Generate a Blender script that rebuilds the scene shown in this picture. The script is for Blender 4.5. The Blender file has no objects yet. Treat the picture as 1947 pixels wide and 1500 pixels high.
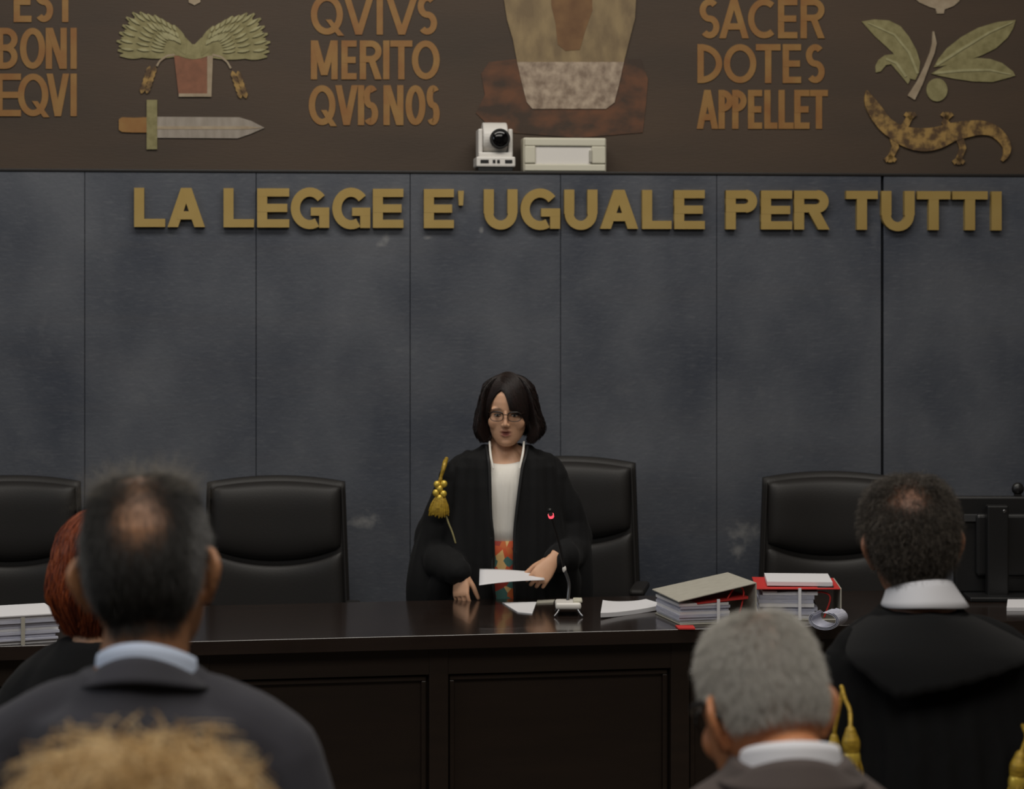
import bpy, math, random
import numpy as np
from mathutils import Matrix, Vector

# ------------------------------------------------------------------ camera
W_PX, H_PX = 1947, 1500
F = 4320.0            # focal length in pixels of the 1947 px wide frame
HOR = 550.0           # picture row of the horizon
CAM_Z = 2.0
scene = bpy.context.scene
COL = scene.collection
cam_data = bpy.data.cameras.new('camera')
cam_data.sensor_width = 36.0
cam_data.lens = F / W_PX * 36.0
cam_data.shift_y = -(H_PX / 2 - HOR) / W_PX
cam_data.dof.use_dof = True
cam_data.dof.focus_distance = 6.6
cam_data.dof.aperture_fstop = 5.6
cam_data.clip_start = 0.05
cam = bpy.data.objects.new('camera', cam_data)
COL.objects.link(cam)
cam.location = (0, 0, CAM_Z)
cam.rotation_euler = (math.radians(90), 0, 0)
scene.camera = cam

# ------------------------------------------------------------------ light
world = bpy.data.worlds.new('world')
scene.world = world
world.use_nodes = True
world.node_tree.nodes['Background'].inputs[0].default_value = (0.75, 0.85, 1.0, 1)
world.node_tree.nodes['Background'].inputs[1].default_value = 0.10


def area(name, loc, rot, sx, sy, power, color):
    d = bpy.data.lights.new(name, 'AREA')
    d.shape = 'RECTANGLE'
    d.size, d.size_y = sx, sy
    d.energy = power
    d.color = color
    o = bpy.data.objects.new(name, d)
    COL.objects.link(o)
    o.location = loc
    o.rotation_euler = rot
    return o


R = math.radians
area('ceiling_lamp_bench', (0.0, 6.6, 5.2), (R(12), 0, 0), 5.0, 1.2, 135, (1.0, 0.95, 0.87))
area('ceiling_lamp_hall', (0.3, 1.2, 5.2), (R(10), 0, 0), 5.0, 2.5, 165, (1.0, 0.95, 0.87))
area('window_light_side', (-5.6, 3.0, 3.6), (R(90), 0, R(-80)), 4.0, 2.2, 55, (0.80, 0.90, 1.0))

vs = scene.view_settings
vs.view_transform = 'Standard'
vs.look = 'None'
vs.gamma = 1.0
vs.use_curve_mapping = False
vs.exposure = 0.0
scene.cycles.use_denoising = True

# ------------------------------------------------------------------ helpers
rng = np.random.default_rng(11)


def at(px, py, y):
    """Point at depth y seen at pixel px, py of the photograph."""
    return np.array([(px - W_PX / 2) / F * y, y, CAM_Z - (py - HOR) / F * y])


def srgb(r, g, b):
    def f(c):
        c /= 255.0
        return c / 12.92 if c <= 0.04045 else ((c + 0.055) / 1.055) ** 2.4
    return (f(r), f(g), f(b), 1.0)


def mat(name, color, rough=0.6, metal=0.0, spec=0.5, noise=None, bump=None, sheen=0.0, sss=0.0, emit=None, coat=0.0):
    """noise=(color2, scale, (sx,sy,sz), detail, contrast); bump=(scale, strength, distance, (sx,sy,sz))"""
    m = bpy.data.materials.new(name)
    m.use_nodes = True
    nt = m.node_tree
    b = nt.nodes['Principled BSDF']
    b.inputs['Base Color'].default_value = color
    b.inputs['Roughness'].default_value = rough
    b.inputs['Metallic'].default_value = metal
    b.inputs['Specular IOR Level'].default_value = spec
    b.inputs['Coat Weight'].default_value = coat
    if sheen:
        b.inputs['Sheen Weight'].default_value = sheen
        b.inputs['Sheen Roughness'].default_value = 0.5
    if sss:
        b.inputs['Subsurface Weight'].default_value = sss
        b.inputs['Subsurface Radius'].default_value = (0.012, 0.005, 0.003)
        b.inputs['Subsurface Scale'].default_value = 0.6
    if emit:
        b.inputs['Emission Color'].default_value = emit[0]
        b.inputs['Emission Strength'].default_value = emit[1]
    tc = nt.nodes.new('ShaderNodeTexCoord')
    if noise:
        c2, sc, st, det, con = noise
        mp = nt.nodes.new('ShaderNodeMapping')
        mp.inputs['Scale'].default_value = st
        nt.links.new(tc.outputs['Object'], mp.inputs[0])
        n = nt.nodes.new('ShaderNodeTexNoise')
        n.inputs['Scale'].default_value = sc
        n.inputs['Detail'].default_value = det
        nt.links.new(mp.outputs[0], n.inputs['Vector'])
        r = nt.nodes.new('ShaderNodeValToRGB')
        r.color_ramp.elements[0].position = 0.5 - con
        r.color_ramp.elements[1].position = 0.5 + con
        r.color_ramp.elements[0].color = color
        r.color_ramp.elements[1].color = c2
        nt.links.new(n.outputs['Fac'], r.inputs[0])
        nt.links.new(r.outputs[0], b.inputs['Base Color'])
    if bump:
        sc, stg, dist, st = bump
        mp = nt.nodes.new('ShaderNodeMapping')
        mp.inputs['Scale'].default_value = st
        nt.links.new(tc.outputs['Object'], mp.inputs[0])
        n = nt.nodes.new('ShaderNodeTexNoise')
        n.inputs['Scale'].default_value = sc
        n.inputs['Detail'].default_value = 5
        nt.links.new(mp.outputs[0], n.inputs['Vector'])
        bp = nt.nodes.new('ShaderNodeBump')
        bp.inputs['Strength'].default_value = stg
        bp.inputs['Distance'].default_value = dist
        nt.links.new(n.outputs['Fac'], bp.inputs['Height'])
        nt.links.new(bp.outputs[0], b.inputs['Normal'])
    return m


class MB:
    """Collects closed pieces that become ONE mesh."""

    def __init__(self):
        self.v = []
        self.f = []
        self.n = 0

    def add(self, V, Fc, M=None):
        V = np.asarray(V, float)
        if M is not None:
            M = np.asarray(M)
            V = V @ M[:3, :3].T + M[:3, 3]
        self.v.append(V)
        k = self.n
        self.f += [tuple(i + k for i in q) for q in Fc]
        self.n += len(V)
        return self

    def box(self, c, s, M=None, rz=0.0):
        x, y, z = s[0] / 2, s[1] / 2, s[2] / 2
        V = np.array([(-x, -y, -z), (x, -y, -z), (x, y, -z), (-x, y, -z), (-x, -y, z), (x, -y, z), (x, y, z), (-x, y, z)])
        if rz:
            c_, s_ = math.cos(rz), math.sin(rz)
            V = V @ np.array([[c_, s_, 0], [-s_, c_, 0], [0, 0, 1]])
        V = V + np.array(c)
        return self.add(V, [(0, 3, 2, 1), (4, 5, 6, 7), (0, 1, 5, 4), (1, 2, 6, 5), (2, 3, 7, 6), (3, 0, 4, 7)], M)

    def hexa(self, bottom, top, M=None):
        V = np.array(list(bottom) + list(top), float)
        return self.add(V, [(0, 3, 2, 1), (4, 5, 6, 7), (0, 1, 5, 4), (1, 2, 6, 5), (2, 3, 7, 6), (3, 0, 4, 7)], M)

    def loft(self, rings, M=None, closed=False):
        rings = np.asarray(rings, float)
        m, n = rings.shape[:2]
        V = rings.reshape(-1, 3)
        Fc = []
        for i in range(m - 1 if not closed else m):
            i2 = (i + 1) % m
            for j in range(n):
                j2 = (j + 1) % n
                Fc.append((i * n + j, i * n + j2, i2 * n + j2, i2 * n + j))
        if not closed:
            V = np.vstack([V, rings[0].mean(0), rings[-1].mean(0)])
            a, b = m * n, m * n + 1
            for j in range(n):
                j2 = (j + 1) % n
                Fc.append((a, j2, j))
                Fc.append((b, (m - 1) * n + j, (m - 1) * n + j2))
        return self.add(V, Fc, M)

    def ell(self, c, r, M=None, n=20, m=14, rot=None):
        rings = []
        for i in range(m + 1):
            t = math.pi * (i + 0.02) / (m + 0.04)
            a = np.linspace(0, 2 * math.pi, n, endpoint=False)
            rings.append(np.stack([np.sin(t) * np.cos(a), np.sin(t) * np.sin(a), np.full(n, math.cos(t))], 1))
        V = np.array(rings) * np.array(r)
        if rot is not None:
            V = V @ np.asarray(rot)[:3, :3].T
        return self.loft(V + np.array(c), M)

    def tube(self, pts, rad, M=None, n=12, sub=4, flat=1.0, up=(0, 0, 1), rounded=True):
        P, r = resample(np.asarray(pts, float), np.broadcast_to(np.asarray(rad, float), (len(pts),)), sub)
        T = np.gradient(P, axis=0)
        T /= np.linalg.norm(T, axis=1)[:, None] + 1e-12
        if rounded:
            e0, e1 = [], []
            for k in (0.98, 0.8, 0.45):
                e0.append((P[0] - T[0] * r[0] * k, r[0] * math.sqrt(1 - k * k), T[0]))
                e1.insert(0, (P[-1] + T[-1] * r[-1] * k, r[-1] * math.sqrt(1 - k * k), T[-1]))
            seq = e0 + [(P[i], r[i], T[i]) for i in range(len(P))] + e1
        else:
            seq = [(P[i], r[i], T[i]) for i in range(len(P))]
        a = np.linspace(0, 2 * math.pi, n, endpoint=False)
        u = np.array(up, float)
        rings = []
        prev = None
        for p, q, t in seq:
            if prev is None:
                x = np.cross(u, t)
                if np.linalg.norm(x) < 1e-3:
                    x = np.cross((0.3, 1, 0.1), t)
            else:
                x = prev - t * prev.dot(t)
            x /= np.linalg.norm(x)
            prev = x
            y = np.cross(t, x)
            rings.append(p + q * (np.cos(a)[:, None] * x + flat * np.sin(a)[:, None] * y))
        return self.loft(rings, M)

    def poly(self, pts, d0, d1, M=None):
        """Extruded outline in the x,z plane between y=d0 and y=d1."""
        n = len(pts)
        V = [(p[0], d0, p[1]) for p in pts] + [(p[0], d1, p[1]) for p in pts]
        Fc = [tuple(range(n)), tuple(range(2 * n - 1, n - 1, -1))]
        for i in range(n):
            j = (i + 1) % n
            Fc.append((i, i + n, j + n, j))
        return self.add(V, Fc, M)

    def stroke(self, pts, w, d0, d1, M=None, closed=False):
        """A flat bar of width w along a polyline in the x,z plane."""
        P = np.asarray(pts, float)
        n = len(P)
        if closed:
            T = np.roll(P, -1, 0) - np.roll(P, 1, 0)
        else:
            T = np.gradient(P, axis=0)
        T /= np.linalg.norm(T, axis=1)[:, None] + 1e-12
        N = np.stack([-T[:, 1], T[:, 0]], 1)
        wd = np.broadcast_to(np.asarray(w, float), (n,))[:, None]
        A, B = P + N * wd / 2, P - N * wd / 2
        rings = []
        for i in range(n):
            rings.append([(A[i][0], d0, A[i][1]), (B[i][0], d0, B[i][1]), (B[i][0], d1, B[i][1]), (A[i][0], d1, A[i][1])])
        return self.loft(rings, M, closed=closed)

    def arrays(self):
        return np.vstack(self.v), self.f

    def mesh(self, name, smooth=False):
        V, Fc = self.arrays()
        me = bpy.data.meshes.new(name)
        me.from_pydata(V.tolist(), [], Fc)
        me.validate()
        if smooth:
            me.polygons.foreach_set('use_smooth', np.ones(len(me.polygons), bool))
        me.update()
        return me


def resample(P, r, sub):
    if sub <= 1 or len(P) < 2:
        return P, r
    Q = np.hstack([P, r[:, None]])
    E = np.vstack([2 * Q[0] - Q[1], Q, 2 * Q[-1] - Q[-2]])
    out = []
    for i in range(1, len(E) - 2):
        p0, p1, p2, p3 = E[i - 1], E[i], E[i + 1], E[i + 2]
        for k in range(sub):
            t = k / sub
            out.append(0.5 * ((2 * p1) + (-p0 + p2) * t + (2 * p0 - 5 * p1 + 4 * p2 - p3) * t * t + (-p0 + 3 * p1 - 3 * p2 + p3) * t ** 3))
    out.append(Q[-1])
    out = np.array(out)
    return out[:, :3], np.maximum(out[:, 3], 1e-4)


def link(name, me, m=None, parent=None, loc=None, rot=None):
    o = bpy.data.objects.new(name, me)
    COL.objects.link(o)
    if m is not None:
        ms = m if isinstance(m, (list, tuple)) else [m]
        for q in ms:
            me.materials.append(q)
    if parent is not None:
        o.parent = parent
    if loc is not None:
        o.location = loc
    if rot is not None:
        o.rotation_euler = rot
    return o


def obj(name, mb, m=None, parent=None, smooth=False, bevel=0.0, seg=2, loc=None, rot=None):
    o = link(name, mb.mesh(name, smooth), m, parent, loc, rot)
    if bevel:
        b = o.modifiers.new('bevel', 'BEVEL')
        b.width = bevel
        b.segments = seg
        b.limit_method = 'ANGLE'
        b.angle_limit = R(40)
    return o


def voxel(mb, size, smooth=3, fac=0.5):
    me = mb.mesh('tmp')
    o = bpy.data.objects.new('tmp', me)
    COL.objects.link(o)
    rm = o.modifiers.new('r', 'REMESH')
    rm.mode = 'VOXEL'
    rm.voxel_size = size
    if smooth:
        s = o.modifiers.new('s', 'SMOOTH')
        s.factor = fac
        s.iterations = smooth
    dg = bpy.context.evaluated_depsgraph_get()
    dg.update()
    out = bpy.data.meshes.new_from_object(o.evaluated_get(dg))
    bpy.data.objects.remove(o)
    bpy.data.meshes.remove(me)
    out.polygons.foreach_set('use_smooth', np.ones(len(out.polygons), bool))
    return out


def getv(me):
    a = np.empty(len(me.vertices) * 3)
    me.vertices.foreach_get('co', a)
    return a.reshape(-1, 3)


def setv(me, V):
    me.vertices.foreach_set('co', np.ascontiguousarray(V).ravel())
    me.update()


def getn(me):
    a = np.empty(len(me.vertices) * 3)
    me.vertices.foreach_get('normal', a)
    return a.reshape(-1, 3)


def attr(me, name, val):
    at_ = me.attributes.new(name, 'FLOAT', 'POINT')
    at_.data.foreach_set('value', np.ascontiguousarray(val, dtype=np.float32))


def tag(o, label=None, cat=None, group=None, kind=None):
    if label:
        o['label'] = label
    if cat:
        o['category'] = cat
    if group:
        o['group'] = group
    if kind:
        o['kind'] = kind
    return o


def thing(name, label, cat, loc=(0, 0, 0), rz=0.0, group=None):
    o = bpy.data.objects.new(name, None)
    o.empty_display_size = 0.1
    COL.objects.link(o)
    o.location = loc
    o.rotation_euler = (0, 0, rz)
    return tag(o, label, cat, group)


def dup(root, loc, rz, label):
    """A copy of a thing with copies of its parts and sub-parts."""
    r = root.copy()
    COL.objects.link(r)
    r.location = loc
    r.rotation_euler = (0, 0, rz)
    r['label'] = label

    def rec(a, b):
        for ch in list(a.children):
            c = ch.copy()
            COL.objects.link(c)
            c.parent = b
            rec(ch, c)
    rec(root, r)
    return r


def snoise(V, scale, seed):
    """Cheap smooth vector noise in -1..1 from a few sine waves."""
    r = np.random.default_rng(seed)
    out = np.zeros(len(V))
    for k in range(7):
        d = r.normal(size=3)
        d /= np.linalg.norm(d)
        out += np.sin(V @ d * scale * r.uniform(0.6, 1.8) + r.uniform(0, 6.28))
    return out / 3.5


def sstep(a, b, x):
    t = np.clip((x - a) / (b - a), 0, 1)
    return t * t * (3 - 2 * t)


def rotm(yaw=0.0, pitch=0.0, roll=0.0):
    return np.array(Matrix.Rotation(yaw, 4, 'Z') @ Matrix.Rotation(pitch, 4, 'X') @ Matrix.Rotation(roll, 4, 'Y'))


def trans(x, y, z):
    M = np.eye(4)
    M[:3, 3] = (x, y, z)
    return M


def tf(M, P):
    P = np.asarray(P, float)
    return P @ M[:3, :3].T + M[:3, 3]

# ------------------------------------------------------------------ materials
M_PANEL = mat('panel_covering', srgb(57, 62, 73), 0.55, noise=(srgb(88, 91, 98), 2.4, (1, 1, 0.8), 10, 0.16), bump=(60, 0.25, 0.004, (1, 1, 1)))
_nt = M_PANEL.node_tree
_b = _nt.nodes['Principled BSDF']
_src = _b.inputs['Base Color'].links[0].from_socket
_tc = _nt.nodes.new('ShaderNodeTexCoord')
for _sc, _st, _lo, _hi, _col, _amt in ((34, (0.5, 1, 3.5), 0.52, 0.80, (116, 118, 122), 0.40), (5.5, (1, 1, 1), 0.60, 0.78, (112, 113, 116), 0.38), (1.4, (0.25, 1, 6), 0.5, 0.8, (84, 82, 84), 0.35)):
    # scuffs, rubbed patches and faint horizontal wear of the covering
    _mp = _nt.nodes.new('ShaderNodeMapping')
    _mp.inputs['Scale'].default_value = _st
    _nt.links.new(_tc.outputs['Object'], _mp.inputs[0])
    _n = _nt.nodes.new('ShaderNodeTexNoise')
    _n.inputs['Scale'].default_value = _sc
    _n.inputs['Detail'].default_value = 9
    _n.inputs['Roughness'].default_value = 0.65
    _nt.links.new(_mp.outputs[0], _n.inputs['Vector'])
    _mr = _nt.nodes.new('ShaderNodeMapRange')
    _mr.inputs['From Min'].default_value = _lo
    _mr.inputs['From Max'].default_value = _hi
    _mr.inputs['To Max'].default_value = _amt
    _nt.links.new(_n.outputs['Fac'], _mr.inputs['Value'])
    _mx = _nt.nodes.new('ShaderNodeMix')
    _mx.data_type = 'RGBA'
    _nt.links.new(_mr.outputs['Result'], _mx.inputs['Factor'])
    _nt.links.new(_src, _mx.inputs['A'])
    _mx.inputs['B'].default_value = srgb(*_col)
    _src = _mx.outputs['Result']
_nt.links.new(_src, _b.inputs['Base Color'])
M_GAP = mat('panel_backing', srgb(30, 31, 34), 0.8)
M_SHADOWCAP = mat('shadow_line_cap', srgb(22, 18, 16), 0.5)  # ledge cap; its near-black colour stands in for shadow under the mural
M_MURAL = mat('mural_ground', srgb(62, 51, 41), 0.7, noise=(srgb(76, 60, 46), 1.6, (0.6, 1, 2.5), 8, 0.25), bump=(90, 0.2, 0.003, (0.3, 1, 2)))
M_GOLD = mat('satin_brass', srgb(168, 140, 78), 0.45, metal=0.35, noise=(srgb(178, 152, 92), 6, (1, 1, 1), 4, 0.2))
M_INLAY = mat('ochre_inlay', srgb(134, 88, 40), 0.6, noise=(srgb(148, 112, 58), 10, (1, 1, 1), 5, 0.2))
M_OLIVE = mat('olive_inlay', srgb(148, 140, 98), 0.7, noise=(srgb(122, 114, 74), 30, (1, 1, 1), 5, 0.2))
M_PALE = mat('pale_stone_inlay', srgb(172, 156, 132), 0.7, noise=(srgb(140, 122, 98), 22, (1, 1, 1), 6, 0.25))
M_TERRA = mat('terracotta_inlay', srgb(142, 94, 70), 0.75, noise=(srgb(114, 76, 56), 24, (1, 1, 1), 6, 0.25))
M_STEEL = mat('grey_blade_inlay', srgb(158, 148, 136), 0.6, noise=(srgb(136, 126, 114), 8, (4, 1, 1), 4, 0.2))
M_BRICK = mat('red_marble_inlay', srgb(104, 68, 46), 0.75, noise=(srgb(64, 50, 40), 9, (1, 1, 1.6), 10, 0.13))
M_VEIN = mat('light_green_inlay', srgb(168, 162, 122), 0.7, noise=(srgb(146, 140, 100), 30, (1, 1, 1), 4, 0.2))
M_SHIELD = mat('shield_upper_inlay', srgb(146, 126, 92), 0.75, noise=(srgb(118, 100, 74), 16, (1, 1, 0.5), 9, 0.14))
M_SHIELD2 = mat('shield_lower_inlay', srgb(176, 158, 138), 0.75, noise=(srgb(128, 110, 94), 26, (1, 1, 1), 9, 0.15))
M_FIGURE = mat('brown_figure_inlay', srgb(128, 96, 62), 0.75, noise=(srgb(104, 74, 48), 14, (1, 1, 1), 6, 0.22))
M_GECKO = mat('gecko_inlay', srgb(158, 126, 70), 0.7, noise=(srgb(84, 62, 38), 26, (1, 1, 1), 3, 0.10))
M_WOOD = mat('espresso_wood', srgb(34, 27, 24), 0.16, spec=0.45, coat=0.15, noise=(srgb(44, 34, 29), 5, (0.6, 6, 6), 6, 0.3))
M_WOODF = mat('espresso_front', srgb(34, 26, 21), 0.38, spec=0.35, noise=(srgb(42, 32, 25), 5, (0.6, 6, 6), 6, 0.3))
M_FLOOR = mat('floor_tiles', srgb(84, 74, 66), 0.35, noise=(srgb(100, 90, 80), 3, (1, 1, 1), 6, 0.3))
M_PLASTER = mat('plaster', srgb(150, 142, 130), 0.85, noise=(srgb(160, 152, 140), 2, (1, 1, 1), 4, 0.3))
M_LEATHER = mat('black_leather', srgb(36, 34, 33), 0.52, spec=0.35, bump=(160, 0.25, 0.0015, (1, 1, 1)))
M_PLASTIC = mat('black_plastic', srgb(20, 20, 21), 0.4)
M_WHITEP = mat('white_plastic', srgb(224, 220, 214), 0.4)
M_IVORY = mat('ivory_plastic', srgb(206, 202, 184), 0.45)
M_LENS = mat('lens_glass', srgb(8, 8, 10), 0.08)
M_CHROME = mat('grey_metal', srgb(120, 120, 122), 0.3, metal=0.9)
M_PAPER = mat('white_paper', srgb(222, 221, 224), 0.8)
M_PAGES = mat('page_edges', srgb(204, 205, 216), 0.85, noise=(srgb(168, 170, 190), 6, (3, 3, 60), 6, 0.25))
M_CARD = mat('grey_card', srgb(176, 172, 160), 0.7, noise=(srgb(164, 160, 148), 40, (1, 1, 1), 4, 0.3))
M_REDC = mat('red_card', srgb(196, 48, 44), 0.6)
M_DARKCARD = mat('dark_lining', srgb(44, 26, 28), 0.8)
M_REDLIGHT = mat('red_light', srgb(220, 60, 70), 0.4, emit=((1.0, 0.08, 0.12, 1), 1.2))

# ------------------------------------------------------------------ setting
WA = math.atan(0.107)
WO = np.array([0.0, 9.28, 0.0])


def wp(px, py, d=0.0):
    """u, z on the back wall (d metres behind the front of the panelling), and metres per pixel."""
    dx, dz = (px - W_PX / 2) / F, -(py - HOR) / F
    t = (d + WO[1] * math.cos(WA)) / (math.cos(WA) - dx * math.sin(WA))
    return t * dx * math.cos(WA) + (t - WO[1]) * math.sin(WA), CAM_Z + dz * t, t / F


def on_wall(o, u=0.0, d=0.0, z=0.0):
    o.location = (WO[0] + u * math.cos(WA) - d * math.sin(WA), WO[1] + u * math.sin(WA) + d * math.cos(WA), z)
    o.rotation_euler = (0, 0, WA)
    return o


DAIS = 0.15
LEDGE = wp(973, 331)[1]
MD = 0.20
b = MB().box((0, 3.0, -0.05), (13.0, 16.0, 0.1))
tag(obj('floor', b, M_FLOOR), kind='structure')
b = MB().hexa([(-6, 6.35, 0.0), (6, 8.3, 0.0), (6, 10.9, 0.0), (-6, 9.6, 0.0)], [(-6, 6.35, DAIS), (6, 8.3, DAIS), (6, 10.9, DAIS), (-6, 9.6, DAIS)])
tag(obj('floor_dais', b, M_WOODF), kind='structure')
b = MB().box((0, MD + 0.16, 3.0), (12.6, 0.2, 6.0))
tag(on_wall(obj('wall_back', b, M_PLASTER)), kind='structure')
b = MB().box((-6.1, 3, 3.0), (0.2, 16, 6.0))
tag(obj('wall_left', b, M_PLASTER), kind='structure')
b = MB().box((6.1, 3, 3.0), (0.2, 16, 6.0))
tag(obj('wall_right', b, M_PLASTER), kind='structure')
b = MB().box((0, -4.9, 3.0), (12.4, 0.2, 6.0))
tag(obj('wall_front', b, M_PLASTER), kind='structure')
b = MB().box((0, 3, 6.05), (12.6, 16, 0.1))
tag(obj('ceiling', b, M_PLASTER), kind='structure')

# panelling: eight sheets in view between narrow joints, one surface
# pale rubbed marks with a place of their own, fixed once the wall geometry below is known
MARKS = [(1416, 1012, 0.105, 0.055), (1402, 1046, 0.06, 0.05), (696, 992, 0.085, 0.05), (722, 464, 0.035, 0.02), (735, 450, 0.02, 0.03), (815, 452, 0.025, 0.012), (916, 437, 0.012, 0.02), (1090, 1000, 0.02, 0.02)]
for _px, _py, _rx, _rz in MARKS:
    _u, _z, _ = wp(_px, _py)
    _sb = _nt.nodes.new('ShaderNodeVectorMath')
    _sb.operation = 'SUBTRACT'
    _nt.links.new(_tc.outputs['Object'], _sb.inputs[0])
    _sb.inputs[1].default_value = (_u, 0, _z)
    _dv = _nt.nodes.new('ShaderNodeVectorMath')
    _dv.operation = 'DIVIDE'
    _nt.links.new(_sb.outputs[0], _dv.inputs[0])
    _dv.inputs[1].default_value = (_rx, 10.0, _rz)
    _ln = _nt.nodes.new('ShaderNodeVectorMath')
    _ln.operation = 'LENGTH'
    _nt.links.new(_dv.outputs[0], _ln.inputs[0])
    _n = _nt.nodes.new('ShaderNodeTexNoise')
    _n.inputs['Scale'].default_value = 26
    _n.inputs['Detail'].default_value = 8
    _nt.links.new(_tc.outputs['Object'], _n.inputs['Vector'])
    _ad = _nt.nodes.new('ShaderNodeMath')
    _ad.operation = 'MULTIPLY_ADD'
    _nt.links.new(_n.outputs['Fac'], _ad.inputs[0])
    _ad.inputs[1].default_value = 2.2
    _nt.links.new(_ln.outputs['Value'], _ad.inputs[2])
    _mr = _nt.nodes.new('ShaderNodeMapRange')
    _mr.inputs['From Min'].default_value = 1.9
    _mr.inputs['From Max'].default_value = 1.0
    _mr.inputs['To Max'].default_value = 0.75
    _nt.links.new(_ad.outputs[0], _mr.inputs['Value'])
    _mx = _nt.nodes.new('ShaderNodeMix')
    _mx.data_type = 'RGBA'
    _nt.links.new(_mr.outputs['Result'], _mx.inputs['Factor'])
    _nt.links.new(_src, _mx.inputs['A'])
    _mx.inputs['B'].default_value = srgb(132, 132, 132)
    _src = _mx.outputs['Result']
_nt.links.new(_src, _b.inputs['Base Color'])
seams = [-1330, -1020, -710, -420, -140, 161, 487, 780, 1066, 1363, 1678, 1990, 2300, 2620, 2930]
b = MB()
for i in range(len(seams) - 1):
    u0, u1 = wp(seams[i], 600)[0], wp(seams[i + 1], 600)[0]
    g0 = 0.006 if seams[i] == 1678 else 0.0010
    g1 = 0.006 if seams[i + 1] == 1678 else 0.0010
    b.box(((u0 + g0 + u1 - g1) / 2, 0.02, (DAIS + LEDGE) / 2), (u1 - g1 - u0 - g0, 0.04, LEDGE - DAIS))
pn = on_wall(obj('wall_panelling', b, M_PANEL, bevel=0.002))
tag(pn, kind='structure')
ua, ub = wp(seams[0], 600)[0], wp(seams[-1], 600)[0]
b = MB().box(((ua + ub) / 2, 0.043 + 0.075, (DAIS + LEDGE) / 2 - 0.004), (ub - ua, 0.148, LEDGE - DAIS - 0.01))
tag(on_wall(obj('wall_backing', b, M_GAP)), kind='structure')
b = MB().box(((ua + ub) / 2, 0.09, LEDGE + 0.006), (ub - ua, 0.19, 0.012))  # dark strip along the ledge, coloured as the shadow line at the mural's foot
tag(on_wall(obj('shadow_trim_1', b, M_SHADOWCAP, bevel=0.003)), kind='structure')

# ---- glyphs drawn with bars, arcs and slanted strokes, in picture units


def arc(cx, cy, rx, ry, a0, a1, n=26):
    a = np.radians(np.linspace(a0, a1, n))
    return [(cx + rx * math.cos(t), cy - ry * math.sin(t)) for t in a]


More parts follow.
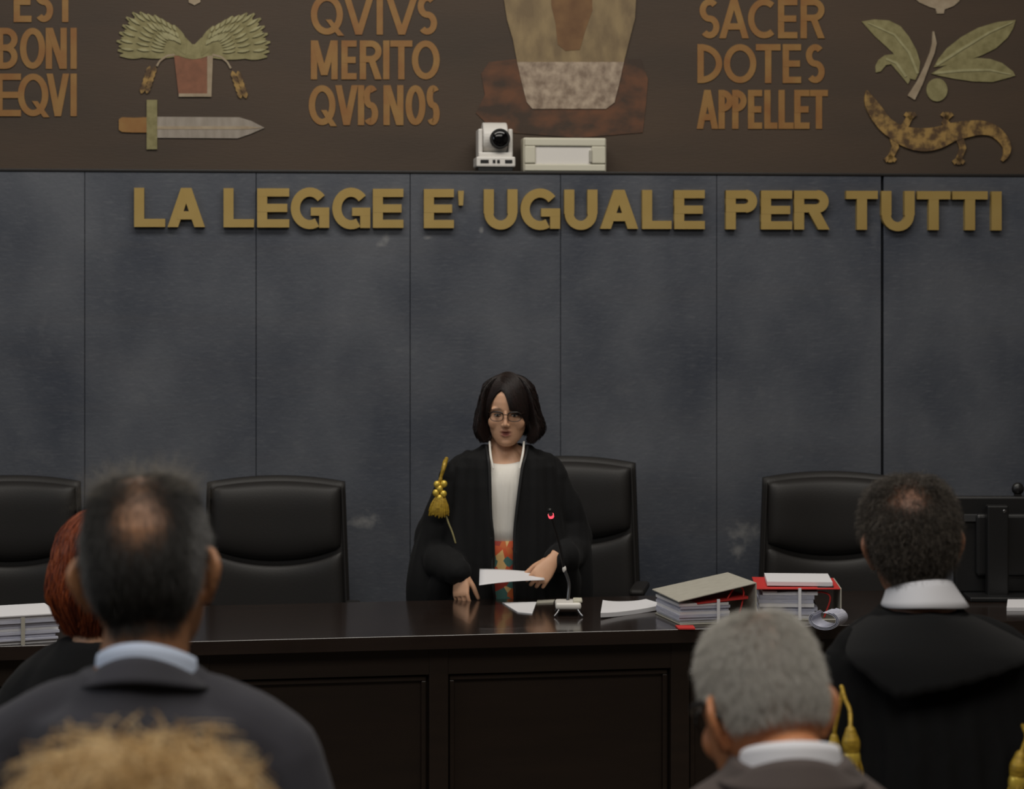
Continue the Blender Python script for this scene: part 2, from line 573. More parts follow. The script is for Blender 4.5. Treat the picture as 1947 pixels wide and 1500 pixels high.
def glyph(ch, box, w, h=None):
    """List of ('s', polyline, width) and ('p', polygon) in pixel units."""
    x0, y0, x1, y1 = box
    h = h or w
    xl, xr, yt, yb = x0 + w / 2, x1 - w / 2, y0 + h / 2, y1 - h / 2
    xm, ym = (x0 + x1) / 2, (y0 + y1) / 2
    out = []

    def V(x, a=y0, c=y1):
        out.append(('p', [(x - w / 2, a), (x + w / 2, a), (x + w / 2, c), (x - w / 2, c)]))

    def Hb(y, a=x0, c=x1):
        out.append(('p', [(a, y - h / 2), (c, y - h / 2), (c, y + h / 2), (a, y + h / 2)]))

    def D(xa, ya, xb, yb_, k=1.0):
        wx = w * k * math.hypot(1, (xb - xa) / (yb_ - ya))
        out.append(('p', [(xa - wx / 2, ya), (xa + wx / 2, ya), (xb + wx / 2, yb_), (xb - wx / 2, yb_)]))

    def S(pts, ww=None):
        out.append(('s', pts, ww or (w + h) / 2))
    if ch == 'L':
        V(xl); Hb(yb)
    elif ch == 'A':
        q = w * 0.55
        D(xm, y0, x0 + q, y1); D(xm, y0, x1 - q, y1)
        yy = y0 + 0.70 * (y1 - y0)
        Hb(yy, x0 + 0.26 * (x1 - x0), x1 - 0.26 * (x1 - x0))
    elif ch == 'E':
        V(xl); Hb(yt); Hb(ym, x0, x1 - 0.06 * (x1 - x0)); Hb(yb)
    elif ch == 'Æ':
        xa = x0 + 0.5 * (x1 - x0)
        D(xa, y0, x0 + w * 0.5, y1); V(xa); Hb(yt, xa, x1); Hb(ym, xa - 0.2 * (x1 - x0), x1 - 4); Hb(yb, xa, x1)
    elif ch == 'G':
        S(arc(xm, ym, (xr - xl) / 2, (yb - yt) / 2, 38, 300))
        V(xr, ym + 2, y1 - 0.02 * (y1 - y0)); Hb(ym + h * 0.4, xm + 2, x1)
    elif ch == 'C':
        S(arc(xm + 6, ym, (xr - xl) / 2 + 6, (yb - yt) / 2, 52, 308))
    elif ch == 'U':
        r = (xr - xl) / 2
        V(xl, y0, yb - r); V(xr, y0, yb - r); S(arc(xm, yb - r - 0.5, r, r, 180, 360))
    elif ch in 'PRB':
        V(xl)
        yq = y0 + 0.56 * (y1 - y0) - h / 2
        r = (yq - yt) / 2
        Hb(yt, x0, xr - r); Hb(yq, x0, xr - r); S(arc(xr - r - 0.5, (yt + yq) / 2, r, r, 90, -90))
        if ch == 'R':
            D(xm + 1, yq, x1 - w * 0.55, y1)
        if ch == 'B':
            r = (yb - yq) / 2
            Hb(yb, x0, xr - r); S(arc(xr - r - 0.5, (yq + yb) / 2, r, r, 90, -90))
    elif ch == 'T':
        V(xm); Hb(yt)
    elif ch == 'I':
        V(xm)
    elif ch == "'":
        out.append(('p', [(x0, y0), (x1, y0), (x1 - 1.5, y1), (x0 + 1.5, y1)]))
    elif ch in 'OQ':
        S(arc(xm, ym, (xr - xl) / 2, (yb - yt) / 2, 0, 360, 44))
        if ch == 'Q':
            out.append(('p', [(xm - w * 0.2, y1 - 2.4 * h), (xm + w * 0.7, y1 - 2.4 * h), (x1 + w * 0.2, y1 + 2), (x1 - w * 0.8, y1 + 2)]))
    elif ch == 'D':
        V(xl); S(arc(xl, ym, xr - xl, (yb - yt) / 2, 90, -90))
    elif ch == 'V':
        D(x0 + w * 0.55, y0, xm, y1); D(x1 - w * 0.55, y0, xm, y1)
    elif ch == 'N':
        V(xl); V(xr); D(x0 + w * 0.6, y0, x1 - w * 0.6, y1)
    elif ch == 'M':
        V(xl); V(xr); D(x0 + w * 0.6, y0, xm, y1 - 8); D(x1 - w * 0.6, y0, xm, y1 - 8)
    elif ch == 'S':
        r1 = (ym - yt) / 2
        r2 = (yb - ym) / 2
        rx = (xr - xl) / 2
        p = arc(xm, yt + r1, rx, r1, 40, 270, 20)[:-1] + arc(xm, ym + r2, rx, r2, 90, -140, 20)
        S(p)
    return out


def draw(mb, strokes, d0, d1, D):
    """Adds strokes to mb on the wall plane D; local coordinates u, d, z."""
    for i_, s in enumerate(strokes):
        d0 = d0 - 0.0004
        if s[0] == 'p':
            mb.poly([wp(x, y, D)[:2] for x, y in s[1]], d0, d1)
        else:
            q = [wp(x, y, D) for x, y in s[1]]
            closed = np.hypot(s[1][0][0] - s[1][-1][0], s[1][0][1] - s[1][-1][1]) < 0.5
            if closed:
                q = q[:-1]
            mb.stroke([(u, z) for u, z, _ in q], s[2] * q[0][2], d0, d1, closed=closed)
    return mb


# ---- gold motto letters, each fixed to the panelling
motto = [('L', 255, 314, 'first letter of the word LA'), ('A', 318, 390, 'second letter of the word LA'),
         ('L', 425, 483, 'first letter of the word LEGGE'), ('E', 489, 550, 'second letter of the word LEGGE'),
         ('G', 552, 626, 'third letter of the word LEGGE'), ('G', 631, 704, 'fourth letter of the word LEGGE'),
         ('E', 709, 767, 'last letter of the word LEGGE'), ('E', 806, 863, 'standing alone before the apostrophe'),
         ("'", 871, 882, ''), ('U', 920, 984, 'first letter of the word UGUALE'), ('G', 989, 1065, 'second letter of the word UGUALE'),
         ('U', 1073, 1136, 'third letter of the word UGUALE'), ('A', 1141, 1214, 'fourth letter of the word UGUALE'),
         ('L', 1221, 1277, 'fifth letter of the word UGUALE'), ('E', 1282, 1340, 'last letter of the word UGUALE'),
         ('P', 1380, 1441, 'first letter of the word PER'), ('E', 1447, 1506, 'middle letter of the word PER'),
         ('R', 1510, 1577, 'last letter of the word PER'), ('T', 1609, 1669, 'first letter of the word TUTTI'),
         ('U', 1676, 1739, 'second letter of the word TUTTI'), ('T', 1744, 1807, 'third letter of the word TUTTI'),
         ('T', 1811, 1878, 'fourth letter of the word TUTTI'), ('I', 1884, 1906, 'last letter of the word TUTTI')]
for ch, x0, x1, where in motto:
    k = (x0 - 255) / 1650
    yt, yb = 357 + 7 * k, 431.5 + 6.5 * k
    box = (x0, yt, x1, yb)
    if ch == "'":
        box = (x0, yt + 3, x1, yt + 31)
    if ch == 'G':
        box = (x0, yt - 1, x1, yb + 2)
    if ch == 'U':
        box = (x0, yt, x1, yb + 2)
    mb = draw(MB(), glyph(ch, box, 19.0, 15.5), -0.026, 0.001, -0.026)
    V, _ = mb.arrays()
    c = V.mean(0)
    for q in mb.v:
        q -= np.array([c[0], 0, c[2]])
    o = on_wall(obj('sign_letter' if ch != "'" else 'sign_apostrophe', mb, M_GOLD), c[0], 0, c[2])
    lab = f'bold gold metal letter {ch}, {where}, on the grey panelled wall' if ch != "'" else 'small gold apostrophe after the lone E on the grey panelled wall'
    tag(o, lab, 'letter', 'gold letters of the wall motto')

# ---- the mural above the ledge
DP = MD                       # plane of the mural ground
mural = thing('mural', 'dark brown inlaid mural with Latin lettering and emblems above the panelled wall', 'mural')
mu0 = wp(973, 331, DP)[1] - 0.05
on_wall(mural, 0, 0, 0)
zt = 4.3
b = MB().box(((ua + ub) / 2, DP + 0.03, (LEDGE + 0.0122 + zt) / 2), (ub - ua, 0.055, zt - LEDGE - 0.0122))
obj('ground', b, M_MURAL, mural)


def block(name, words, label):
    mb = MB()
    for ch, box in words:
        draw(mb, glyph(ch, box, 12.0), DP - 0.0012, DP + 0.001, DP)
    o = obj(name, mb, M_INLAY, mural)
    o['label'] = label


def row(s, spans, y0, y1):
    return [(c, (a, y0, e, y1)) for c, (a, e) in zip(s, spans)]


block('lettering', row('EST', [(26, 60), (66, 101), (98, 150)], -35, 42) + row('BONI', [(-6, 34), (38, 86), (87, 127), (132, 148)], 53, 131)
      + row('ÆQVI', [(-42, 40), (34, 92), (88, 132), (132, 148)], 140, 221), 'ochre capitals EST BONI ÆQVI')
block('lettering', row('QVIVS', [(591, 652), (652, 712), (713, 731), (732, 796), (794, 831)], -10, 66)
      + row('MERITO', [(591, 642), (649, 678), (684, 726), (728, 741), (742, 784), (783, 836)], 77, 151)
      + row('QVIS', [(587, 638), (637, 681), (681, 692), (691, 719)], 162, 238) + row('NOS', [(729, 767), (771, 809), (811, 836)], 162, 238), 'ochre capitals QVIVS MERITO QVIS NOS')
block('lettering', row('SACER', [(1330, 1368), (1367, 1424), (1422, 1472), (1479, 1516), (1522, 1568)], -2, 73)
      + row('DOTES', [(1326, 1373), (1376, 1438), (1437, 1484), (1488, 1523), (1532, 1568)], 84, 158)
      + row('APPELLET', [(1324, 1366), (1366, 1394), (1392, 1420), (1422, 1449), (1453, 1478), (1480, 1509), (1510, 1539), (1540, 1574)], 171, 245), 'ochre capitals SACER DOTES APPELLET')


def plate(name, outlines, m, parent, th=0.006, base=0.0):
    mb = MB()
    th *= 0.5
    for pts in outlines:
        base += 0.0001
        mb.poly([wp(x, y, DP)[:2] for x, y in pts], DP - th - base, DP + 0.001)
    return obj(name, mb, m, parent)


# sword
sw = plate('sword', [[(298, 222), (455, 223), (478, 230), (503, 243), (478, 254), (452, 263), (298, 262)]], M_STEEL, mural)
sw['label'] = 'grey dagger blade with gold hilt'
plate('hilt', [[(226, 227), (232, 223), (256, 224), (279, 223), (279, 252), (252, 252), (232, 251), (226, 247)]], M_INLAY, sw, 0.009)
plate('ridge', [[(299, 240), (470, 240), (500, 243), (470, 246), (299, 246)]], M_PALE, sw, 0.009)
plate('crossguard', [[(279, 190), (299, 190), (299, 284), (279, 284)]], M_OLIVE, sw, 0.012)
# potted fronds
pot = plate('pot', [[(331, 106), (404, 106), (401, 184), (340, 184)]], M_TERRA, mural, 0.008)
pot['label'] = 'terracotta pot with fan fronds'
plate('rim', [[(394, 106), (405, 106), (402, 183), (394, 183)], [(340, 178), (402, 178), (402, 184), (340, 184)]], M_PALE, pot, 0.010)


def leaflet(x0, y0, x1, y1, w, n=9):
    t = np.linspace(0, 1, n)
    L_ = np.hypot(x1 - x0, y1 - y0)
    nx, ny = -(y1 - y0) / L_, (x1 - x0) / L_
    pr = w / 2 * np.sin(np.pi * np.clip(t, 0.03, 0.97)) ** 0.8
    A = [(x0 + (x1 - x0) * q + nx * p, y0 + (y1 - y0) * q + ny * p) for q, p in zip(t, pr)]
    B = [(x0 + (x1 - x0) * q - nx * p, y0 + (y1 - y0) * q - ny * p) for q, p in zip(t, pr)]
    return A + B[::-1]


edge = [(224, 96), (222, 78), (227, 62), (233, 48), (240, 33), (252, 24), (266, 23), (280, 27), (293, 29), (306, 36), (318, 43), (330, 48)]
tuft = []
for i, (ex, ey) in enumerate(edge):
    fx = 300 + i * 5.5
    tuft.append(leaflet(352, 103, ex, ey, 24))
    tuft.append(leaflet(0.5 * (352 + ex), 0.5 * (101 + ey) + 2, ex + 4, ey + 10, 17))
    tuft.append(leaflet(345, 96, ex * 0.6 + 352 * 0.4, ey * 0.6 + 40, 20))
plate('frond', tuft, M_OLIVE, pot, 0.007)
plate('frond', [[(736 - x, y * 1.0 + 2) for x, y in t][::-1] for t in tuft], M_OLIVE, pot, 0.007)
plate('frond', [leaflet(368, 112, x, y, 15) for x, y in ((330, 70), (342, 66), (352, 72), (360, 80), (368, 84), (376, 80), (384, 72), (394, 66), (406, 70), (322, 88), (414, 88))] + [[(338, 92), (398, 92), (402, 106), (334, 106)]], M_OLIVE, pot, 0.0085)
light = []
for i, (ex, ey) in enumerate(edge):
    for q in (0.30, 0.52, 0.76):
        bx_, by_ = 350 + (ex - 350) * q, 102 + (ey - 102) * q - 2
        light.append(leaflet(bx_, by_, bx_ + (ex - 350) * 0.17 - 2, by_ + (ey - 102) * 0.17 - 2, 5.0))
plate('light_leaflets', light, M_VEIN, pot, 0.018)
plate('light_leaflets', [[(736 - x, y + 2) for x, y in t][::-1] for t in light], M_VEIN, pot, 0.018)
for pts in ([(332, 104), (318, 106), (304, 116), (298, 126)], [(404, 104), (420, 108), (432, 118), (439, 130)]):
    mb = MB()
    q = [wp(x, y, DP) for x, y in pts]
    mb.stroke([(u, z) for u, z, _ in q], 3.5 * q[0][2], DP - 0.005, DP + 0.001)
    obj('stem', mb, M_PALE, pot)
for cx, cy, sg in ((291, 146, -1), (448, 155, 1)):
    gr = []
    for k in range(5):
        yy = cy - 20 + k * 9
        gr += [leaflet(cx + sg * k * 3 - 6, yy, cx + sg * k * 3 - 6 + sg * 4, yy + 16, 10), leaflet(cx + sg * k * 3 + 4, yy, cx + sg * k * 3 + 4 + sg * 4, yy + 16, 10)]
    plate('seed_head', gr, M_GECKO, pot, 0.008)
plate('ornament', [[(357, -30), (382, -30), (381, 4), (370, 10), (359, 5)]], M_PALE, mural)
# central emblem
plate('marble_patch', [[(915, 140), (930, 118), (1000, 110), (1218, 112), (1232, 150), (1228, 200), (1222, 252), (1100, 262), (940, 250), (905, 215), (922, 180)]], M_BRICK, mural, 0.002)
sh = plate('shield', [[(962, -140), (958, 0), (964, 38), (975, 75), (983, 118), (1186, 118), (1198, 70), (1207, 35), (1209, 0), (1205, -140)]], M_SHIELD, mural, 0.010)
sh['label'] = 'pale tapering emblem with a brown centre'
plate('shield_tip', [[(983, 118), (990, 150), (1001, 194), (1012, 207), (1152, 207), (1168, 195), (1178, 155), (1186, 118)]], M_SHIELD2, sh, 0.011)
plate('centre_shape', [[(1046, -140), (1048, 10), (1056, 45), (1060, 85), (1075, 97), (1102, 95), (1112, 60), (1126, 20), (1122, -140)]], M_FIGURE, sh, 0.013)
# olive sprig
stem_pts = [(1732, 186), (1748, 158), (1760, 130), (1772, 100), (1776, 82), (1774, 60)]
mb = MB()
q = [wp(x, y, DP) for x, y in stem_pts]
mb.stroke([(u, z) for u, z, _ in q], np.array([16, 12, 9, 9, 9, 3]) * q[0][2], DP - 0.006, DP + 0.001)
sp = obj('sprig', mb, M_PALE, mural)
sp['label'] = 'olive sprig with four leaves and one fruit'
plate('leaf', [[(1638, 41), (1662, 37), (1690, 39), (1712, 50), (1728, 70), (1742, 95), (1749, 118), (1747, 138), (1740, 152), (1730, 150), (1712, 132), (1704, 112), (1697, 100), (1684, 88), (1662, 68)]], M_OLIVE, sp)
plate('leaf', [[(1665, 138), (1664, 126), (1670, 114), (1682, 105), (1700, 103), (1716, 118), (1730, 152), (1726, 160), (1712, 143), (1694, 122), (1684, 124), (1674, 136)]], M_OLIVE, sp, 0.007)
plate('leaf', [[(1775, 128), (1784, 112), (1800, 92), (1828, 70), (1859, 53), (1895, 42), (1931, 38), (1926, 54), (1915, 72), (1893, 92), (1869, 104), (1840, 115), (1800, 124)]], M_OLIVE, sp)
plate('leaf', [[(1770, 140), (1795, 126), (1825, 116), (1858, 110), (1882, 112), (1905, 120), (1926, 136), (1930, 144), (1910, 150), (1887, 156), (1850, 155), (1815, 150), (1785, 144)]], M_OLIVE, sp, 0.007)
for vp in ([(1744, 140), (1728, 100), (1700, 66), (1650, 44)], [(1722, 146), (1704, 120), (1684, 112)], [(1780, 124), (1830, 92), (1880, 62), (1924, 43)], [(1776, 139), (1830, 134), (1880, 133), (1922, 142)]):
    mb = MB()
    q = [wp(x, y, DP) for x, y in vp]
    mb.stroke([(u, z) for u, z, _ in q], np.array([5, 5, 4, 2]) [:len(q)] * q[0][2], DP - 0.0062, DP + 0.001)
    obj('vein', mb, M_VEIN, sp)
plate('olive', [arc(1781, 171, 20, 22, 0, 345, 24)], M_OLIVE, sp, 0.010)
plate('bud', [[(1736, -40), (1738, -4), (1748, 5), (1766, 13), (1779, 17), (1781, 26), (1794, 26), (1796, 18), (1812, 12), (1824, 2), (1830, -40)]], M_PALE, mural)
# gecko
gp = np.array([(1647, 172), (1652, 190), (1664, 212), (1682, 236), (1704, 252), (1728, 262), (1755, 266), (1782, 262), (1808, 252), (1835, 246), (1862, 243), (1884, 247), (1902, 260), (1913, 278), (1912, 294), (1904, 306)], float)
gw = np.array([3, 20, 29, 30, 33, 40, 44, 42, 36, 32, 28, 24, 21, 17, 12, 5.0])
gq, gr_ = resample(np.hstack([gp, np.zeros((len(gp), 1))]), gw, 4)
mb = MB()
q = [wp(x, y, DP) for x, y, _ in gq]
mb.stroke([(u, z) for u, z, _ in q], gr_ * q[0][2], DP - 0.009, DP + 0.001)
gk = obj('gecko', mb, M_GECKO, mural)
gk['label'] = 'spotted golden gecko with a curled tail'
for lp in ([(1698, 262), (1702, 280), (1692, 300)], [(1822, 258), (1830, 282), (1822, 304)], [(1712, 252), (1722, 236), (1730, 222)], [(1808, 246), (1796, 232), (1800, 222)]):
    mb = MB()
    q = [wp(x, y, DP) for x, y in lp]
    mb.stroke([(u, z) for u, z, _ in q], np.array([16, 13, 11]) * q[0][2], DP - 0.007, DP + 0.001)
    fx, fy = lp[-1]
    sg = 1 if fy > 270 else -1
    for k in (-1, 0, 1):
        q = [wp(x, y, DP) for x, y in [(fx - k * 2, fy - 4 * sg), (fx + k * 10, fy + (9 - abs(k) * 3) * sg)]]
        mb.stroke([(u, z) for u, z, _ in q], 8 * q[0][2], DP - 0.007, DP + 0.001)
    obj('leg', mb, M_GECKO, gk)

# ---- video camera and emergency light on the ledge
LT = LEDGE + 0.012
u, z, k = wp(940, 300, 0.08)
pc = thing('video_camera', 'white pan and tilt video camera standing on the wall ledge', 'camera')
on_wall(pc, u, 0.085, LT)
kz = k * 1.0
obj('foot', MB().box((0, 0, 0.009), (66 * k, 0.13, 0.018)), M_PLASTIC, pc, bevel=0.003)
obj('base', MB().box((0, 0, 0.018 + 0.021), (74 * k, 0.145, 0.042)), M_WHITEP, pc, bevel=0.006)
for x, w in ((-0.047, 0.034), (-0.008, 0.011), (0.010, 0.011), (0.052, 0.030)):
    obj('port', MB().box((x, -0.0725, 0.040), (w, 0.006, 0.014)), M_PLASTIC, pc, bevel=0.001)
yk = MB()
for sx in (-1, 1):
    yk.box((sx * 0.062, 0, 0.06 + 0.055), (0.018, 0.11, 0.12))
yk.box((0, 0, 0.068), (0.14, 0.12, 0.022))
yk.box((0, 0.045, 0.115), (0.12, 0.015, 0.11))
obj('yoke', yk, M_WHITEP, pc, bevel=0.006, seg=3)
hd = MB()
a = np.linspace(0, 2 * math.pi, 32, endpoint=False)
hd.loft([[(x, 0.062 * math.cos(t), 0.142 + 0.062 * math.sin(t)) for t in a] for x in (-0.051, 0.051)])
ho = obj('head', hd, M_WHITEP, pc, bevel=0.006)
lz = MB()
lz.loft([[(0.016 + r * math.cos(t), y, 0.133 + r * math.sin(t)) for t in a] for y, r in ((-0.02, 0.041), (-0.085, 0.041), (-0.088, 0.038))])
lo = obj('lens', lz, M_PLASTIC, ho)
obj('lens_glass', MB().ell((0.016, -0.086, 0.133), (0.034, 0.010, 0.034)), M_LENS, lo, smooth=True)
u, z, k = wp(1075, 300, 0.05)
el = thing('emergency_light', 'ivory rectangular emergency light box standing on the wall ledge', 'light fitting')
on_wall(el, u, 0.095, LT)
w_, h_ = 160 * k, 66 * k
obj('housing', MB().box((0, 0.02, h_ / 2), (w_, 0.10, h_)), M_IVORY, el, bevel=0.008, seg=3)
cv = MB()
cv.box((0, -0.034, h_ * 0.86), (w_ * 0.97, 0.02, h_ * 0.22))
cv.box((0, -0.034, h_ * 0.13), (w_ * 0.97, 0.02, h_ * 0.20))
cv.box((-w_ * 0.42, -0.034, h_ * 0.5), (w_ * 0.13, 0.02, h_ * 0.5))
cv.box((w_ * 0.40, -0.034, h_ * 0.5), (w_ * 0.17, 0.02, h_ * 0.5))
obj('cover', cv, M_IVORY, el, bevel=0.005, seg=3)
obj('diffuser', MB().box((-0.008, -0.031, h_ * 0.48), (w_ * 0.68, 0.008, h_ * 0.52)), M_WHITEP, el, bevel=0.003)
obj('latch', MB().box((w_ * 0.305, -0.040, h_ * 0.46), (0.012, 0.016, h_ * 0.36)), M_CARD, el, bevel=0.003)

# ------------------------------------------------------------------ bench
TT = 0.91                                  # table top height
BA = math.atan(0.165)
BO = np.array([0.0, 7.205])
bench = thing('judges_bench', 'long dark glossy wooden bench with a panelled front, the woman in the robe behind it', 'bench', (BO[0], BO[1], DAIS), BA)


def bx(px, py=1205):
    """u along the front edge of the bench for a picture column."""
    dx = (px - W_PX / 2) / F
    t = BO[1] * math.cos(BA) / (math.cos(BA) - dx * math.sin(BA))
    return t * dx * math.cos(BA) + (t - BO[1]) * math.sin(BA)


HT = TT - DAIS
obj('worktop', MB().box((0.2, 0.39, HT - 0.022), (5.6, 0.80, 0.044)), M_WOOD, bench, bevel=0.0012, seg=1)
fr = MB()
FZ = HT - 0.044
fr.box((0.2, 0.10, FZ / 2), (5.5, 0.03, FZ))
posts = [bx(p) for p in (-560, -90, 380, 838, 1300, 1765, 2230, 2700)]
rails = MB()
rails.box((0.2, 0.068, FZ - 0.045), (5.5, 0.036, 0.09))
rails.box((0.2, 0.068, 0.07), (5.5, 0.036, 0.14))
for p in posts:
    rails.box((p, 0.066, FZ / 2), (0.062, 0.04, FZ - 0.002))
obj('front_board', fr, M_WOODF, bench)
obj('rails', rails, M_WOODF, bench, bevel=0.004)
for i in range(len(posts) - 1):
    a0, a1 = posts[i] + 0.037, posts[i + 1] - 0.037
    md = MB()
    z0, z1 = 0.145, FZ - 0.095
    t_ = 0.016
    md.box(((a0 + a1) / 2, 0.078, z1 - t_ / 2), (a1 - a0, 0.02, t_))
    md.box(((a0 + a1) / 2, 0.078, z0 + t_ / 2), (a1 - a0, 0.02, t_))
    md.box((a0 + t_ / 2, 0.078, (z0 + z1) / 2), (t_, 0.02, z1 - z0 - 2 * t_ - 0.001))
    md.box((a1 - t_ / 2, 0.078, (z0 + z1) / 2), (t_, 0.02, z1 - z0 - 2 * t_ - 0.001))
    obj('moulding', md, M_WOODF, bench, bevel=0.003)
for p in (-2.4, -0.9, 0.75, 2.8):
    obj('support', MB().box((p, 0.44, FZ / 2), (0.05, 0.62, FZ - 0.002)), M_WOODF, bench)

# ------------------------------------------------------------------ chairs


def pad(left, right, bot, top, thick, back=0.01, n=22, curve=0.0, p=3.0):
    """A cushion: outline functions of v (left, right) and u (bottom, top); bulges towards -y."""
    g = np.linspace(0, 1, n)
    mb = MB()
    Ft, Bk = [], []
    for v in g:
        for u_ in g:
            x = left(v) + (right(v) - left(v)) * u_
            z = bot(u_) + (top(u_) - bot(u_)) * v
            e = max(0.0, (1 - abs(2 * u_ - 1) ** p)) ** 0.5 * max(0.0, (1 - abs(2 * v - 1) ** p)) ** 0.5
            y0 = -curve * (2 * u_ - 1) ** 2
            Ft.append((x, y0 - thick * e, z))
            Bk.append((x, y0 + back, z))
    V = np.array(Ft + Bk)
    k = n * n
    Fc = []
    for i in range(n - 1):
        for j in range(n - 1):
            a_ = i * n + j
            Fc.append((a_, a_ + 1, a_ + n + 1, a_ + n))
            Fc.append((k + a_, k + a_ + n, k + a_ + n + 1, k + a_ + 1))
    rim = [j for j in range(n)] + [i * n + n - 1 for i in range(1, n)] + [(n - 1) * n + j for j in range(n - 2, -1, -1)] + [i * n for i in range(n - 2, 0, -1)]
    for i in range(len(rim)):
        a_, c_ = rim[i], rim[(i + 1) % len(rim)]
        Fc.append((a_, a_ + k, c_ + k, c_))
    mb.add(V, Fc)
    return mb


def make_chair(label):
    t = thing('office_chair', label, 'chair', group='black leather chairs behind the bench')
    hw = lambda z: 0.268 + 0.022 * (1.11 - z) / 0.6
    zb, zt_ = 0.52, 1.105
    crown = lambda u_: zt_ + 0.022 * (1 - (2 * u_ - 1) ** 2)
    zs = lambda v: zb + (zt_ - zb) * v
    sh_ = pad(lambda v: -hw(zs(v)), lambda v: hw(zs(v)), lambda u_: zb, lambda u_: crown(u_), 0.012, 0.05, curve=0.045, p=12)
    obj('backrest', sh_, M_LEATHER, t, smooth=True, bevel=0)
    hb = lambda u_: 0.845 - 0.055 * (1 - (2 * u_ - 1) ** 2) + 0.0
    hp = pad(lambda v: -hw(0.95) + 0.018, lambda v: hw(0.95) - 0.018, hb, lambda u_: crown(u_) - 0.016, 0.055, curve=0.045, p=4)
    obj('headrest', hp, M_LEATHER, t, smooth=True)
    lp = pad(lambda v: -hw(zs(v * 0.5)) + 0.018, lambda v: hw(zs(v * 0.5)) - 0.018, lambda u_: zb + 0.01, lambda u_: hb(u_) - 0.004, 0.038, curve=0.045, p=5)
    obj('back_cushion', lp, M_LEATHER, t, smooth=True)
    for s in (-1, 1):
        zz = np.linspace(zb + 0.02, zt_ - 0.02, 8)
        obj('piping', MB().tube([(s * (hw(z_) - 0.012), -0.055, z_) for z_ in zz], 0.005, n=8), M_LEATHER, t, smooth=True)
    st = MB()
    st.box((0, -0.27, 0.45), (0.50, 0.50, 0.10))
    obj('seat', st, M_LEATHER, t, bevel=0.04, seg=4, smooth=True)
    obj('back_bracket', MB().tube([(0, -0.12, 0.41), (0, 0.05, 0.42), (0, 0.065, 0.56), (0, 0.055, 0.66)], 0.022, n=10), M_PLASTIC, t, smooth=True)
    for s in (-1, 1):
        ar = MB().tube([(s * 0.25, -0.16, 0.43), (s * 0.30, -0.16, 0.45), (s * 0.30, -0.16, 0.62)], 0.016, n=8)
        ao = obj('armrest', ar, M_PLASTIC, t, smooth=True)
        obj('arm_pad', MB().box((s * 0.30, -0.20, 0.635), (0.06, 0.26, 0.03)), M_LEATHER, ao, bevel=0.012)
    obj('column', MB().tube([(0, -0.25, 0.07), (0, -0.25, 0.405)], 0.027, sub=1, rounded=False), M_CHROME, t, smooth=True)
    for i in range(5):
        an = 2 * math.pi * i / 5 + 0.3
        ex, ey = 0.27 * math.cos(an), 0.27 * math.sin(an) - 0.25
        lg = obj('leg', MB().tube([(0, -0.25, 0.115), (ex * 0.5, (ey - 0.25) / 2, 0.10), (ex, ey, 0.075)], [0.026, 0.022, 0.017], n=8), M_PLASTIC, t, smooth=True)
        obj('caster', MB().ell((ex, ey, 0.0285), (0.028, 0.028, 0.0285)), M_PLASTIC, lg, smooth=True)
    return t


CY = 8.86
spots = [(526, 8.90, 3, 905, 'empty black leather chair left of the robed woman at the bench'),
         (20, 8.80, 6, 905, 'empty black leather chair behind the white documents at the left end'),
         (1080, 8.99, -8, 868, 'black leather chair directly behind the standing robed woman'),
         (1578, 9.02, 0, 897, 'black leather chair behind the two binders and the curly-haired lawyer')]
base_chair = None
for px, y, rz, ytop, lab in spots:
    p = at(px, ytop, y)
    if base_chair is None:
        base_chair = make_chair(lab)
        base_chair.location = (p[0], p[1], DAIS)
        base_chair.rotation_euler = (0, 0, R(rz))
        o = base_chair
    else:
        o = dup(base_chair, (p[0], p[1], DAIS), R(rz), lab)
    # gas lift height: the upper body of each chair sits as high as the photograph shows
    dz = (p[2] - DAIS) - 1.127
    for ch in o.children:
        if not ch.name.startswith(('leg', 'column')):
            ch.location.z = dz
        if ch.name.startswith('column'):
            ch.scale.z = (0.405 + dz) / 0.405 if dz > -0.2 else 1

# ------------------------------------------------------------------ papers, binders, microphone, monitor on the bench


def tt(px, py, z=TT):
    """Point of the table top seen at a pixel."""
    y = F * (CAM_Z - z) / (py - HOR)
    return at(px, py, y)


def sheet(name, corners, th, m, label, cat, group=None, curl=0.0):
    P = [tt(x, y) for x, y in corners]
    c = np.mean(P, 0)
    n = 8
    mb = MB()
    top, bot = [], []
    for i in range(n + 1):
        for j in range(n + 1):
            a_, b_ = i / n, j / n
            q = (P[0] * (1 - a_) + P[1] * a_) * (1 - b_) + (P[3] * (1 - a_) + P[2] * a_) * b_ - c
            lift = curl * (abs(2 * a_ - 1) ** 2.5)
            top.append((q[0], q[1], th + lift + 0.0004))
            bot.append((q[0], q[1], 0.0004 + lift * 0.9))
    k = (n + 1) ** 2
    Fc = []
    for i in range(n):
        for j in range(n):
            a_ = i * (n + 1) + j
            Fc += [(a_, a_ + n + 1, a_ + n + 2, a_ + 1), (k + a_, k + a_ + 1, k + a_ + n + 2, k + a_ + n + 1)]
    rim = [j for j in range(n + 1)] + [i * (n + 1) + n for i in range(1, n + 1)] + [n * (n + 1) + j for j in range(n - 1, -1, -1)] + [i * (n + 1) for i in range(n - 1, 0, -1)]
    for i in range(len(rim)):
        a_, c_ = rim[i], rim[(i + 1) % len(rim)]
        Fc.append((a_, c_, c_ + k, a_ + k))
    mb.add(np.array(top + bot), Fc)
    o = obj(name, mb, m, loc=(c[0], c[1], TT))
    return tag(o, label, cat, group)


